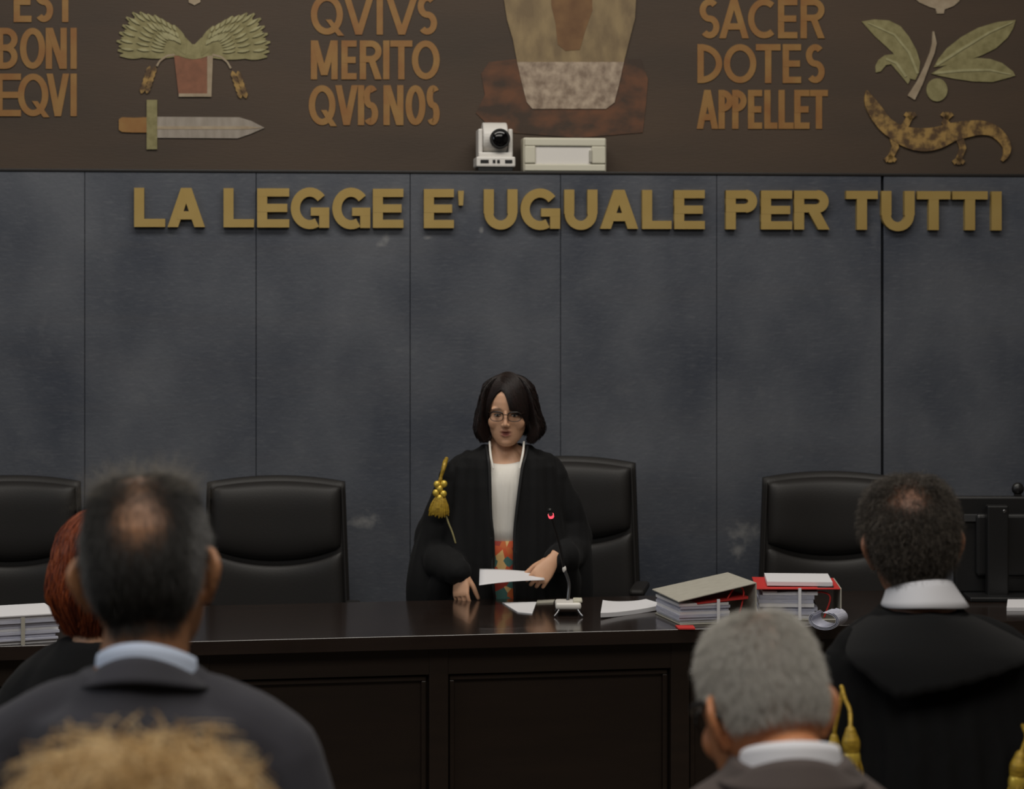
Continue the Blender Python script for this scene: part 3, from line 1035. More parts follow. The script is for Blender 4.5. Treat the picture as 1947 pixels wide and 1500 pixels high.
sheet('paper_sheet', [(955, 1147), (1020, 1146), (1012, 1168), (984, 1165)], 0.003, M_PAPER, 'small white paper on the bench below the robed woman', 'paper')
sheet('booklet', [(1146, 1152), (1228, 1150), (1262, 1160), (1142, 1177)], 0.014, M_PAPER, 'white open booklet lying between microphone and grey binder', 'booklet', curl=0.006)
sheet('paper_sheet', [(1022, 1143), (1055, 1142), (1052, 1147), (1020, 1148)], 0.004, M_CARD, 'thin grey slip behind the microphone base on the bench', 'paper')

# microphone
mc = tt(1080, 1168)
mic = thing('microphone', 'gooseneck microphone with red light ring and small white base on the bench', 'microphone', (mc[0], mc[1], TT))
bs = MB()
bs.box((0, 0.0, 0.034), (0.086, 0.11, 0.022))
obj('base', bs, M_WHITEP, mic, bevel=0.008, seg=3)
obj('button_block', MB().box((0.032, -0.01, 0.049), (0.030, 0.06, 0.010)), M_IVORY, mic, bevel=0.003)
for s in (-1, 1):
    obj('foot', MB().tube([(s * 0.028, -0.045, 0.028), (s * 0.036, -0.056, 0.015), (s * 0.046, -0.066, 0.004)], 0.004, n=8), M_CHROME, mic, smooth=True)
    obj('foot', MB().tube([(s * 0.028, 0.045, 0.028), (s * 0.034, 0.052, 0.015), (s * 0.040, 0.056, 0.004)], 0.004, n=8), M_CHROME, mic, smooth=True)
tipw = at(1048, 982, mc[1] - 0.02)
tip = tipw - np.array([mc[0], mc[1], TT])
joint = at(1073, 1082, mc[1] + 0.03) - np.array([mc[0], mc[1], TT])
obj('stem', MB().tube([(0.0, 0.02, 0.045), (0.004, 0.03, 0.10), joint], 0.006, n=8), M_CHROME, mic, smooth=True)
gn = obj('gooseneck', MB().tube([joint, joint * 0.6 + tip * 0.4 + np.array([0.004, 0.01, 0]), joint * 0.2 + tip * 0.8 + np.array([0.003, 0, 0]), tip], 0.0045, n=8), M_PLASTIC, mic, smooth=True)
obj('collar', MB().ell(joint, (0.007, 0.007, 0.012)), M_WHITEP, mic, smooth=True)
dv = np.array([-0.1, -0.6, 0.5])
dv /= np.linalg.norm(dv)
obj('light_ring', MB().tube([tip, tip + dv * 0.012], 0.0098, n=14, sub=1, rounded=False), M_REDLIGHT, mic, smooth=False)
obj('capsule', MB().tube([tip + dv * 0.012, tip + dv * 0.036], [0.0078, 0.0084], n=14), M_PLASTIC, mic, smooth=True)

# binders


def binder(name, c, rz, lab, cover, lining, rest, L=0.27, Dp=0.30, hR=0.085, hL=0.062, tilt=0.0, extra=None):
    """Lever-arch file lying flat, spine on its right, open side to the hall."""
    t = thing(name, lab, 'binder', (c[0], c[1], TT), rz)
    th = 0.004
    obj('bottom_cover', MB().box((0, Dp / 2, th / 2 + 0.0005), (L, Dp, th)), rest, t, bevel=0.001)
    x0, x1 = -L / 2, L / 2
    up = MB().hexa([(x0 - 0.01, -0.01, hL), (x1, -0.01, hR), (x1, Dp, hR), (x0 - 0.01, Dp, hL + 0.004)],
                   [(x0 - 0.01, -0.01, hL + th), (x1, -0.01, hR + th), (x1, Dp, hR + th), (x0 - 0.01, Dp, hL + th + 0.004)])
    obj('top_cover', up, cover, t, bevel=0.001)
    obj('spine', MB().box((x1 + 0.002, Dp / 2 - 0.005, (hR + th) / 2), (0.004, Dp + 0.01, hR + th)), rest, t, bevel=0.001)
    r2 = np.random.default_rng(len(lab))
    nb = 7
    for k in range(nb):
        z0 = th + 0.001 + (hL - 0.012) * k / nb
        z1 = th + 0.001 + (hL - 0.012) * (k + 0.96) / nb
        j = r2.uniform(-0.012, 0.006, 2)
        obj('page_block', MB().box((-0.035 + j[0], Dp / 2 + 0.004 + j[1], (z0 + z1) / 2), (L - 0.085, Dp - 0.02, z1 - z0)), M_PAGES if k % 3 else M_PAPER, t)
    obj('flap', MB().hexa([(x0 + 0.06, 0.005, hL - 0.010), (x1 - 0.02, 0.005, hL + 0.002), (x1 - 0.02, Dp - 0.02, hL + 0.002), (x0 + 0.06, Dp - 0.02, hL - 0.010)],
                          [(x0 + 0.06, 0.005, hL - 0.006), (x1 - 0.02, 0.005, hL + 0.010), (x1 - 0.02, Dp - 0.02, hL + 0.010), (x0 + 0.06, Dp - 0.02, hL - 0.006)]), lining, t)
    obj('strap', MB().box((0.0, -0.009, hL / 2 + 0.004), (0.010, 0.003, hL + 0.004)), M_PAPER, t)
    obj('ring', MB().tube([(x1 - 0.05, 0.02, 0.01), (x1 - 0.03, 0.02, hR - 0.03), (x1 - 0.06, 0.02, hR - 0.012), (x1 - 0.10, 0.02, hL - 0.02)], 0.003, n=8), M_REDC, t, smooth=True)
    return t


g1 = tt(1366, 1189)
binder('binder', (g1[0], g1[1] + 0.03, TT), R(14), 'grey lever-arch binder of papers with tilted cover on the bench', M_CARD, M_REDC, M_CARD, L=0.255, Dp=0.27, hR=0.128, hL=0.076)
sheet('folder', [(1284, 1191), (1318, 1191), (1322, 1197), (1290, 1197)], 0.004, M_REDC, 'thin red folder lying in front of the grey binder', 'folder')
g2 = tt(1524, 1184)
b2 = binder('binder', (g2[0], g2[1] + 0.05, TT), R(-3), 'red lever-arch binder with a white sheet on top, nearer the chair', M_REDC, M_DARKCARD, M_CARD, L=0.265, Dp=0.26, hR=0.104, hL=0.102)
p2_ = MB()
p2_.box((0, 0, 0.007), (0.215, 0.23, 0.013))
o = obj('document_pad', p2_, M_PAPER, loc=(g2[0] + 0.012, g2[1] + 0.19, TT + 0.1102), rot=(0, 0, R(-4)))
tag(o, 'white pad of paper lying on the red binder', 'paper')
gb = tt(1572, 1198)
cb = MB()
for i_, (rx_, rz_) in enumerate(((0.050, 0.031), (0.046, 0.027), (0.041, 0.023))):
    cb.stroke([(rx_ * math.cos(t), 0.032 + rz_ * math.sin(t)) for t in np.radians(np.linspace(-215, 55 + 20 * i_, 30))], 0.0012, 0.0, 0.10)
o = obj('curled_papers', cb, M_PAGES, loc=(gb[0] - 0.01, gb[1] + 0.0, TT), rot=(0, 0, R(-25)))
tag(o, 'curled pale papers standing in front of the red binder', 'paper')

# documents at the left end
s0 = tt(38, 1232)
st = thing('document_stack', 'thick white stack of documents on the left end of the bench', 'document stack', (s0[0], s0[1] + 0.02, TT), R(24))
r2 = np.random.default_rng(4)
zc = 0.0006
for k in range(9):
    h_ = r2.uniform(0.007, 0.012)
    j = r2.uniform(-0.008, 0.008, 2)
    obj('bundle', MB().box((-0.03 + j[0], 0.15 + j[1], zc + h_ / 2), (0.30, 0.22, h_ * 0.99)), M_PAGES if k % 4 else M_PAPER, st, bevel=0.001)
    zc += h_
obj('cover_sheet', MB().box((-0.03, 0.15, zc + 0.003), (0.32, 0.24, 0.005)), M_PAPER, st, bevel=0.001)
obj('strap', MB().box((0.01, 0.0245, zc / 2), (0.012, 0.003, zc - 0.002)), M_CARD, st)

# monitor, seen from behind, at the right end
mq = tt(1892, 1172)
MY = mq[1] + 0.45
mq = at(1892, 1160, MY)
mon = thing('monitor', 'black computer monitor seen from behind at the right end of the bench', 'monitor', (mq[0], MY, TT), R(0))
zt_m = at(1892, 945, MY)[2] - TT
sc_ = MY / F
xl_m = (1818 - 1892) * sc_
obj('screen_housing', MB().box((xl_m + 0.28, 0.04, zt_m - 0.17), (0.56, 0.04, 0.34)), M_PLASTIC, mon, bevel=0.008, seg=3)
obj('rear_cover', MB().box((xl_m + 0.28, 0.008, zt_m - 0.17), (0.42, 0.03, 0.22)), M_PLASTIC, mon, bevel=0.012, seg=3)
obj('vent_strip', MB().box((xl_m + 0.28, 0.014, zt_m - 0.075), (0.50, 0.014, 0.026)), mat('grey_strip', srgb(48, 48, 49), 0.5), mon, bevel=0.002)
obj('stand_column', MB().box((0, -0.03, zt_m / 2 - 0.01), (0.075, 0.045, zt_m - 0.03)), M_PLASTIC, mon, bevel=0.006)
obj('logo_dot', MB().ell((0.022, -0.0535, zt_m - 0.045), (0.006, 0.002, 0.006)), M_CHROME, mon)
obj('stand_base', MB().box((0.02, -0.02, 0.009), (0.26, 0.18, 0.018)), M_PLASTIC, mon, bevel=0.005)
wc = thing('webcam', 'small dark webcam clipped on top of the black monitor', 'webcam', (mq[0] + (1940 - 1892) * sc_, MY + 0.04, TT + zt_m))
obj('body', MB().ell((0, 0, 0.026), (0.022, 0.018, 0.022)), M_PLASTIC, wc, smooth=True)
obj('clip', MB().box((0, 0, 0.004), (0.022, 0.03, 0.007)), M_PLASTIC, wc)
sheet('booklet', [(1916, 1146), (1990, 1146), (1992, 1162), (1914, 1162)], 0.012, M_PAPER, 'white paper block in front of the black monitor', 'paper')

# ------------------------------------------------------------------ people


def skin_mat(name, skin, skin2, hair, lip=(140, 78, 70)):
    m = mat(name, srgb(*skin), 0.5, sss=0.06)
    nt = m.node_tree
    b = nt.nodes['Principled BSDF']
    tc = nt.nodes.new('ShaderNodeTexCoord')
    n = nt.nodes.new('ShaderNodeTexNoise')
    n.inputs['Scale'].default_value = 28
    n.inputs['Detail'].default_value = 5
    nt.links.new(tc.outputs['Object'], n.inputs['Vector'])
    prev = None
    mx0 = nt.nodes.new('ShaderNodeMix')
    mx0.data_type = 'RGBA'
    nt.links.new(n.outputs['Fac'], mx0.inputs['Factor'])
    mx0.inputs['A'].default_value = srgb(*skin)
    mx0.inputs['B'].default_value = srgb(*skin2)
    prev = mx0.outputs['Result']
    for an, c in (('lip', lip), ('brow', hair), ('scalp', hair)):
        at_ = nt.nodes.new('ShaderNodeAttribute')
        at_.attribute_name = an
        mx = nt.nodes.new('ShaderNodeMix')
        mx.data_type = 'RGBA'
        nt.links.new(at_.outputs['Fac'], mx.inputs['Factor'])
        nt.links.new(prev, mx.inputs['A'])
        mx.inputs['B'].default_value = srgb(*c)
        prev = mx.outputs['Result']
    nt.links.new(prev, b.inputs['Base Color'])
    return m


def hair_mat(name, cols, rough=0.45):
    m = bpy.data.materials.new(name)
    m.use_nodes = True
    nt = m.node_tree
    b = nt.nodes['Principled BSDF']
    b.inputs['Roughness'].default_value = rough
    b.inputs['Specular IOR Level'].default_value = 0.35
    hi = nt.nodes.new('ShaderNodeHairInfo')
    r = nt.nodes.new('ShaderNodeValToRGB')
    while len(r.color_ramp.elements) < len(cols):
        r.color_ramp.elements.new(0.5)
    for i, c in enumerate(cols):
        r.color_ramp.elements[i].position = i / max(1, len(cols) - 1)
        r.color_ramp.elements[i].color = srgb(*c)
    nt.links.new(hi.outputs['Random'], r.inputs[0])
    nt.links.new(r.outputs[0], b.inputs['Base Color'])
    return m


HEAD = [  # z, half width, front, back
    (0.1135, 0.012, -0.012, 0.036), (0.110, 0.030, -0.034, 0.054), (0.102, 0.046, -0.056, 0.070), (0.088, 0.0585, -0.073, 0.084),
    (0.068, 0.068, -0.085, 0.095), (0.045, 0.0735, -0.091, 0.102), (0.020, 0.0755, -0.093, 0.104), (0.000, 0.0745, -0.089, 0.102),
    (-0.025, 0.072, -0.087, 0.094), (-0.048, 0.0685, -0.087, 0.078), (-0.068, 0.063, -0.087, 0.058), (-0.085, 0.055, -0.086, 0.038),
    (-0.100, 0.043, -0.083, 0.012), (-0.110, 0.030, -0.078, -0.018), (-0.116, 0.014, -0.068, -0.038)]


def head_pieces(mb, M, fem=False):
    a = np.linspace(0, 2 * math.pi, 40, endpoint=False)
    rings = []
    for z, rx, yf, yb in HEAD:
        c, ry = (yf + yb) / 2, (yb - yf) / 2
        sn, cs = np.sin(a), np.cos(a)
        p = 2 / 2.25
        rings.append(np.stack([rx * np.sign(sn) * np.abs(sn) ** p, c - ry * np.sign(cs) * np.abs(cs) ** p, np.full(40, z)], 1))
    mb.loft(rings, M)
    k = 0.9 if fem else 1.0
    mb.tube([(0, -0.088, 0.012), (0, -0.097, -0.010), (0, -0.109 * k - 0.008, -0.030)], [0.0075, 0.0085, 0.0095 * k], M, n=12)
    for sx in (-1, 1):
        mb.ell((sx * 0.010, -0.098, -0.034), (0.008 * k, 0.011, 0.008), M)
        mb.ell((sx * 0.043, -0.061, -0.030), (0.025, 0.019, 0.026), M)              # cheek
        mb.ell((sx * 0.032, -0.076 if fem else -0.080, 0.020), (0.024, 0.013, 0.009), M)              # brow ridge
        ang = sx * R(-28)
        Me = M @ trans(sx * 0.0735, 0.012, -0.016) @ rotm(ang, R(-8), 0)
        mb.ell((sx * 0.002, 0.010, 0.0), (0.0042, 0.019, 0.030), Me)
        mb.tube([(0, -0.008, 0.018), (sx * 0.002, 0.000, 0.031), (sx * 0.004, 0.016, 0.031), (sx * 0.006, 0.028, 0.018), (sx * 0.006, 0.028, 0.002),
                 (sx * 0.004, 0.019, -0.016), (sx * 0.001, 0.006, -0.031)], [0.004, 0.0046, 0.0052, 0.0054, 0.005, 0.0048, 0.0068], Me, n=10)
    mb.tube([(-0.020, -0.083, -0.0585), (-0.006, -0.0905, -0.0555), (0, -0.0905, -0.057), (0.006, -0.0905, -0.0555), (0.020, -0.083, -0.0585)], [0.003, 0.0046, 0.0046, 0.0046, 0.003], M, n=10)
    mb.tube([(-0.018, -0.083, -0.0705), (0, -0.0905, -0.0725), (0.018, -0.083, -0.0705)], [0.003, 0.0056, 0.003], M, n=10)
    mb.ell((0, -0.074, -0.098), (0.020, 0.016, 0.016), M)


def hand(mb, M, side, curl=(25, 30, 30, 40), thumb=35, spread=1.0, sc=1.0):
    """Wrist at the origin, fingers towards -z, palm towards +y, thumb on the side*x side."""
    M = M @ np.diag([sc, sc, sc, 1])
    n = 18
    a = np.linspace(0, 2 * math.pi, n, endpoint=False)
    rings = []
    for z, rx, ry in ((0.035, 0.026, 0.020), (0.0, 0.027, 0.019), (-0.025, 0.034, 0.0175), (-0.055, 0.0395, 0.0155), (-0.080, 0.040, 0.0135), (-0.093, 0.035, 0.010)):
        rings.append(np.stack([rx * np.cos(a), ry * np.sin(a), np.full(n, z)], 1))
    mb.loft(rings, M)
    mb.ell((side * 0.024, 0.010, -0.030), (0.015, 0.014, 0.028), M)
    for k in range(4):
        x = side * (0.030 - 0.0205 * k)
        L = (0.068, 0.076, 0.071, 0.056)[k]
        r = (0.0088, 0.0092, 0.0088, 0.0078)[k]
        p = np.array([x, 0.0, -0.088 + 0.004 * abs(k - 1.2)])
        pts = [p + np.array([0, 0, 0.016]), p]
        sp = side * (0.08 - 0.055 * k) * spread
        an = R(curl[k]) * 0.6
        for f, q in ((0.45, 1.0), (0.30, 1.1), (0.25, 0.7)):
            d = np.array([math.sin(sp) * math.cos(an), math.sin(an), -math.cos(an)])
            p = p + d * L * f
            pts.append(p)
            an += R(curl[k]) * q
        mb.tube(pts, [r, r * 1.02, r * 0.96, r * 0.88, r * 0.74], M, n=10, sub=3)
    t = R(thumb)
    p0 = np.array([side * 0.022, 0.008, -0.018])
    d = np.array([side * math.sin(t), 0.45, -math.cos(t)])
    d /= np.linalg.norm(d)
    d2 = np.array([side * math.sin(t * 0.5), 0.45, -math.cos(t * 0.5)])
    d2 /= np.linalg.norm(d2)
    mb.tube([p0, p0 + d * 0.040, p0 + d * 0.040 + d2 * 0.030, p0 + d * 0.040 + d2 * 0.054], [0.0135, 0.0112, 0.0100, 0.0078], M, n=10)


def body_mesh(s, M, fem=False, arms=None, hands=None, size=0.0032, neck_r=0.056, lean=(0, 0)):
    """One continuous figure, facing -y, feet on z = 0. M places the head."""
    mb = MB()
    head_pieces(mb, M, fem)
    lx, ly = lean
    nb = tf(M, [(0, 0.014, -0.062)])[0]
    nr = neck_r * (M[0:3, 0] @ M[0:3, 0]) ** 0.5
    mid = (nb + np.array([lx, 0.035 * s + ly, 1.485 * s])) / 2
    mb.tube([nb, mid + np.array([0, -0.004, 0]), (lx, 0.030 * s + ly, 1.485 * s), (lx, 0.02 * s, 1.40 * s)], [nr * 0.94, nr * 0.97, nr * 1.12, nr * 1.5], n=22, rounded=True)
    a = np.linspace(0, 2 * math.pi, 28, endpoint=False)
    rings = []
    for z, rx, ry, cy in ((0.84, 0.12, 0.09, 0.0), (0.92, 0.150, 0.105, 0.0), (1.02, 0.135, 0.095, 0.0), (1.12, 0.128, 0.09, 0.0), (1.25, 0.145, 0.10, 0.0),
                          (1.35, 0.152, 0.10, 0.005), (1.40, 0.115, 0.080, 0.010), (1.455, 0.062, 0.055, 0.018), (1.48, 0.045, 0.045, 0.02)):
        q = np.clip((z - 1.2) / 0.3, 0, 1)
        rings.append(np.stack([s * rx * np.cos(a) + lx * q, s * (ry * np.sin(a) + cy) + ly * q, np.full(28, s * z)], 1))
    mb.loft(rings)
    for sx in (-1, 1):
        mb.tube([(sx * 0.03 * s + lx, 0.02 * s + ly, 1.455 * s), (sx * 0.10 * s + lx, 0.018 * s + ly, 1.42 * s), (sx * 0.155 * s + lx * 0.8, 0.012 * s, 1.37 * s)], [0.030 * s, 0.032 * s, 0.036 * s], n=14)
        A = arms[sx] if arms else [(sx * 0.158 * s, 0.01 * s, 1.365 * s), (sx * 0.195 * s, 0.03 * s, 1.12 * s), (sx * 0.200 * s, -0.03 * s, 0.88 * s)]
        mb.tube(A, [0.039 * s, 0.035 * s, 0.026 * s], n=14, sub=6)
        if hands:
            hand(mb, *hands[sx])
        else:
            hand(mb, trans(*A[-1]) @ rotm(R(-70 * sx), R(-6), 0), -sx, sc=s)
        mb.tube([(sx * 0.085 * s, 0, 0.88 * s), (sx * 0.09 * s, -0.01 * s, 0.50 * s), (sx * 0.095 * s, 0.015 * s, 0.09 * s)], [0.082 * s, 0.055 * s, 0.036 * s], n=16, sub=6)
        mb.tube([(sx * 0.095 * s, 0.035 * s, 0.040 * s), (sx * 0.10 * s, -0.05 * s, 0.036 * s), (sx * 0.105 * s, -0.15 * s, 0.026 * s)], [0.036 * s, 0.034 * s, 0.024 * s], n=12)
    me = voxel(mb, size, 3, 0.5)
    V = getv(me)
    Mi = np.linalg.inv(M)
    L = tf(Mi, V)
    Nn = getn(me)
    d = np.zeros(len(V))
    for sx in (-1, 1):
        d -= 0.0075 * np.exp(-(((L[:, 0] - sx * 0.031) / 0.013) ** 2 + ((L[:, 1] + 0.084) / 0.02) ** 2 + ((L[:, 2] - 0.001) / 0.009) ** 2))
    if fem:
        d -= 0.006 * np.exp(-((L[:, 0] / 0.012) ** 2 + ((L[:, 1] + 0.09) / 0.012) ** 2 + ((L[:, 2] + 0.0645) / 0.0035) ** 2))
    V = V + Nn * d[:, None]
    setv(me, V)
    lip = np.clip(np.exp(-((L[:, 0] / 0.019) ** 4 + ((L[:, 1] + 0.092) / 0.013) ** 4 + ((L[:, 2] + 0.0645) / 0.0115) ** 4)), 0, 1) if True else 0
    attr(me, 'lip', lip)
    brow = np.zeros(len(V))
    for sx in (-1, 1):
        zz = 0.0225 - 14 * (L[:, 0] - sx * 0.030) ** 2
        brow = np.maximum(brow, np.exp(-(((L[:, 0] - sx * 0.031) / 0.017) ** 4 + ((L[:, 2] - zz) / 0.0042) ** 2)) * (L[:, 1] < -0.05))
    attr(me, 'brow', brow * 0.8)
    return me, L


def scalp(L, nape=-0.072, front=0.062, bald=None):
    """How much hair grows at head-local points: 0 skin, 1 full."""
    x, y, z = L.T
    back = sstep(nape - 0.016, nape + 0.014, z) * sstep(0.012, 0.024, y)
    tmpl = sstep(-0.004, 0.010, z + 0.25 * np.minimum(0, y) * 0) * sstep(-0.042, -0.028, y)
    fr = sstep(front - 0.008, front + 0.008, z) * sstep(-0.078, -0.062, y)
    m = np.maximum(np.maximum(back, tmpl * (np.abs(x) > 0.045)), fr)
    ear = (np.abs(x) > 0.0775) & (z < 0.022) & (z > -0.055)
    behind = sstep(0.026, 0.040, y + 0.25 * (z + 0.02))
    low = sstep(0.012, 0.026, z)
    m = m * np.clip(behind + low, 0, 1)
    m[ear] = 0
    m[(np.abs(x) > 0.13) | (z < -0.11)] = 0
    if bald:
        for c, r, k in bald:
            q = (((L - np.array(c)) / np.array(r)) ** 2).sum(1)
            m = m * (1 - k * np.exp(-q ** 1.5))
    return np.clip(m, 0, 1)


def strands(name, pts, rad, m, parent):
    """pts: (n, k, 3) hair curves, rad: radius along each."""
    n, k = pts.shape[:2]
    hc = bpy.data.hair_curves.new(name)
    hc.add_curves([k] * n)
    hc.points.foreach_set('position', np.ascontiguousarray(pts, dtype=np.float32).ravel())
    hc.points.foreach_set('radius', np.ascontiguousarray(np.broadcast_to(rad, (n, k)), dtype=np.float32).ravel())
    hc.materials.append(m)
    o = bpy.data.objects.new(name, hc)
    COL.objects.link(o)
    o.parent = parent
    return o


def short_hair(me, L, M, mask, m, parent, n, length, lift=0.45, rad=0.00016, seed=1, curl=0.0, flow=(0, 0.3, -1.0), whorl=(0, 0.055, 0.10), lean=0.25):
    r = np.random.default_rng(seed)
    V, N = getv(me), getn(me)
    w = mask / mask.sum()
    idx = r.choice(len(V), n, p=w)
    P, Nn, Lp = V[idx], N[idx], L[idx]
    t1 = np.cross(Nn, r.normal(size=(n, 3)))
    t1 /= np.linalg.norm(t1, axis=1)[:, None]
    P = P + t1 * r.uniform(0, 0.0022, (n, 1))
    Rm = M[:3, :3] / np.linalg.norm(M[:3, 0])
    fl = (Lp - np.array(whorl))
    fl /= np.linalg.norm(fl, axis=1)[:, None] + 1e-6
    fl = (fl * 0.6 + np.array(flow)) @ Rm.T
    fl = fl - Nn * (fl * Nn).sum(1)[:, None]
    fl /= np.linalg.norm(fl, axis=1)[:, None] + 1e-6
    jit = r.normal(size=(n, 3)) * lean
    d = Nn * lift + fl * (1 - lift) + jit
    d /= np.linalg.norm(d, axis=1)[:, None]
    Ln = length * r.uniform(0.55, 1.15, (n, 1)) * (0.45 + 0.55 * mask[idx][:, None])
    k = 5 if not curl else 8
    out = np.zeros((n, k, 3))
    e1 = np.cross(d, r.normal(size=(n, 3)))
    e1 /= np.linalg.norm(e1, axis=1)[:, None]
    e2 = np.cross(d, e1)
    ph = r.uniform(0, 6.28, n)
    for i in range(k):
        t = i / (k - 1)
        q = P - Nn * 0.0006 + d * Ln * t + (fl - Nn * 0.35) * Ln * 0.30 * t * t
        if curl:
            an = ph + t * 7.5
            q = q + curl * min(1, t * 2.5) * (e1 * np.cos(an)[:, None] + e2 * np.sin(an)[:, None])
        out[:, i] = q
    return strands('hair', out, rad * np.linspace(1, 0.55, k), m, parent)


def long_hair(M, m, parent, n, prof, end, rad, seed, inner=0.80, sweep=None, wave=0.0, wfreq=14.0, dense_front=None, k=14, frizz=0.0):
    """Hair falling over a shell round the head. prof(z, az) gives the radius; end(az) the lower edge."""
    r = np.random.default_rng(seed)
    az = r.uniform(-math.pi, math.pi, n)               # 0 = back of the head, +-pi = face
    z_end = end(az, r)
    out = np.zeros((n, k, 3))
    layer = inner + (1 - inner) * r.uniform(0, 1, n) ** 0.6
    t0 = r.uniform(0, 0.55, n) ** 1.2
    ph = r.uniform(0, 6.28, n)
    clump = np.round(az * 16) + np.round(t0 * 5) * 77
    cph = np.sin(clump * 12.9898) * 43758.5453 % 6.28
    ztop = 0.128
    for i in range(k):
        t = t0 + (1 - t0) * i / (k - 1)
        z = ztop + (z_end - ztop) * t ** 1.4
        a_ = az.copy()
        if sweep is not None:
            a_ = sweep(az, t)
        rr = prof(z, a_) * layer
        w = wave * np.minimum(1, 3 * i / (k - 1))
        w = w * np.minimum(1, rr / 0.06)
        rr = rr + w * np.sin(cph + t * wfreq) + frizz * np.sin(ph + t * 9) * i / (k - 1)
        a_ = a_ + (w * 9) * np.cos(cph * 1.3 + t * wfreq * 0.8)
        zz = z * (0.9 + 0.1 * layer) + 0.5 * frizz * np.cos(ph * 2 + t * 7)
        out[:, i] = np.stack([rr * np.sin(a_), 0.012 + rr * 1.10 * np.cos(a_), zz], 1)
    P = tf(M, out.reshape(-1, 3)).reshape(n, k, 3)
    return strands('hair', P, rad * np.concatenate([np.full(k - 3, 1.0), [0.9, 0.75, 0.5]]), m, parent)


def band(mb, zt, zb, rt, rb, th=0.004, a0=-math.pi, a1=math.pi, n=60, c=(0, 0), folds=4):
    """A cloth band round the neck. Functions of angle (0 = back): heights and (rx, ry) at top and bottom."""
    closed = abs((a1 - a0) - 2 * math.pi) < 1e-6
    A = np.linspace(a0, a1, n, endpoint=not closed)
    rings = []
    for t in A:
        s_, c_ = math.sin(t), math.cos(t)
        ring = []
        for k in range(folds + 1):
            q = k / folds
            rx = rt(t)[0] * (1 - q) + rb(t)[0] * q
            ry = rt(t)[1] * (1 - q) + rb(t)[1] * q
            ring.append((c[0] + rx * s_, c[1] + ry * c_, zt(t) * (1 - q) + zb(t) * q))
        for k in range(folds, -1, -1):
            q = k / folds
            rx = rt(t)[0] * (1 - q) + rb(t)[0] * q + th
            ry = rt(t)[1] * (1 - q) + rb(t)[1] * q + th
            ring.append((c[0] + rx * s_, c[1] + ry * c_, zt(t) * (1 - q) + zb(t) * q + th * 0.5))
        rings.append(ring)
    return mb.loft(rings, closed=closed)


def cloth(mb, size, fold, seed, smooth=6, scale=9.0, stretch=(1, 1, 0.35)):
    me = voxel(mb, size, smooth, 0.5)
    V, N = getv(me), getn(me)
    d = fold * snoise(V * np.array(stretch), scale * 2, seed) + fold * 0.5 * snoise(V * np.array(stretch), scale * 5, seed + 1)
    setv(me, V + N * d[:, None])
    return me


def ellrings(tab, n=48, c=(0, 0), pleat=None):
    a = np.linspace(0, 2 * math.pi, n, endpoint=False)
    out = []
    for z, rx, ry, cy in tab:
        k = 1.0
        if pleat:
            k = 1 + pleat(a, z)
        out.append(np.stack([c[0] + rx * k * np.sin(a), c[1] + cy + ry * k * np.cos(a), np.full(n, z)], 1))
    return out


def jacket(s, hw, tip, neck, lx=0.0, ly=0.0):
    """Suit jacket: torso, padded shoulders and sleeves as one cloth surface."""
    mb = MB()
    tab = [(0.80 * s, 0.200 * s, 0.145 * s, 0), (0.95 * s, 0.195 * s, 0.138 * s, 0), (1.10 * s, 0.180 * s, 0.128 * s, 0), (1.25 * s, 0.190 * s, 0.132 * s, 0.004),
           (1.34 * s, 0.185 * s, 0.130 * s, 0.008), (tip - 0.01, 0.150 * s, 0.112 * s, 0.012), (neck - 0.05, 0.100 * s, 0.095 * s, 0.018), (neck - 0.012, 0.074, 0.080, 0.022)]
    rings = ellrings(tab)
    for i, rg in enumerate(rings):
        q = np.clip((tab[i][0] / s - 1.2) / 0.3, 0, 1)
        rg[:, 0] += lx * q
        rg[:, 1] += ly * q
    mb.loft(rings)
    for sx in (-1, 1):
        mb.tube([(sx * 0.045 + lx, 0.02 + ly, neck - 0.065), (sx * 0.11 + lx * 0.8, 0.018, (neck - 0.065 + tip - 0.058) / 2 + 0.006), (sx * (hw - 0.058), 0.012, tip - 0.060)], [0.052, 0.056, 0.058], n=18)
        mb.tube([(sx * (hw - 0.058), 0.012, tip - 0.066), (sx * (hw - 0.035), 0.016, tip - 0.16), (sx * (hw - 0.014), 0.03, 1.12 * s), (sx * (hw - 0.010), -0.03, 0.90 * s)], [0.061, 0.062, 0.058, 0.046], n=18, sub=5)
    return mb


def trousers(s, m, parent):
    mb = MB()
    mb.loft(ellrings([(0.78 * s, 0.165 * s, 0.12 * s, 0), (0.9 * s, 0.172 * s, 0.125 * s, 0), (1.0 * s, 0.158 * s, 0.115 * s, 0)]))
    for sx in (-1, 1):
        mb.tube([(sx * 0.085 * s, 0, 0.86 * s), (sx * 0.09 * s, -0.005, 0.50 * s), (sx * 0.095 * s, 0.015, 0.06 * s)], [0.100 * s, 0.078 * s, 0.066 * s], n=18, sub=5, rounded=False)
    link('trousers', cloth(mb, 0.010, 0.003, 5), m, parent)
    for sx in (-1, 1):
        sh = MB().tube([(sx * 0.095 * s, 0.045 * s, 0.046 * s), (sx * 0.10 * s, -0.06 * s, 0.046 * s), (sx * 0.107 * s, -0.17 * s, 0.034 * s)], [0.044 * s, 0.046 * s, 0.033 * s], n=16)
        V = sh.v[0]
        V[:, 2] = np.maximum(V[:, 2], 0.0)
        obj('shoe', sh, M_PLASTIC, parent, smooth=True)


def wool(name, c, c2=None, sc=220):
    return mat(name, srgb(*c), 0.85, spec=0.25, sheen=0.06, bump=(sc, 0.25, 0.0015, (1, 1, 1)), noise=(srgb(*(c2 or [min(255, q + 8) for q in c])), 9, (1, 1, 1), 5, 0.3))


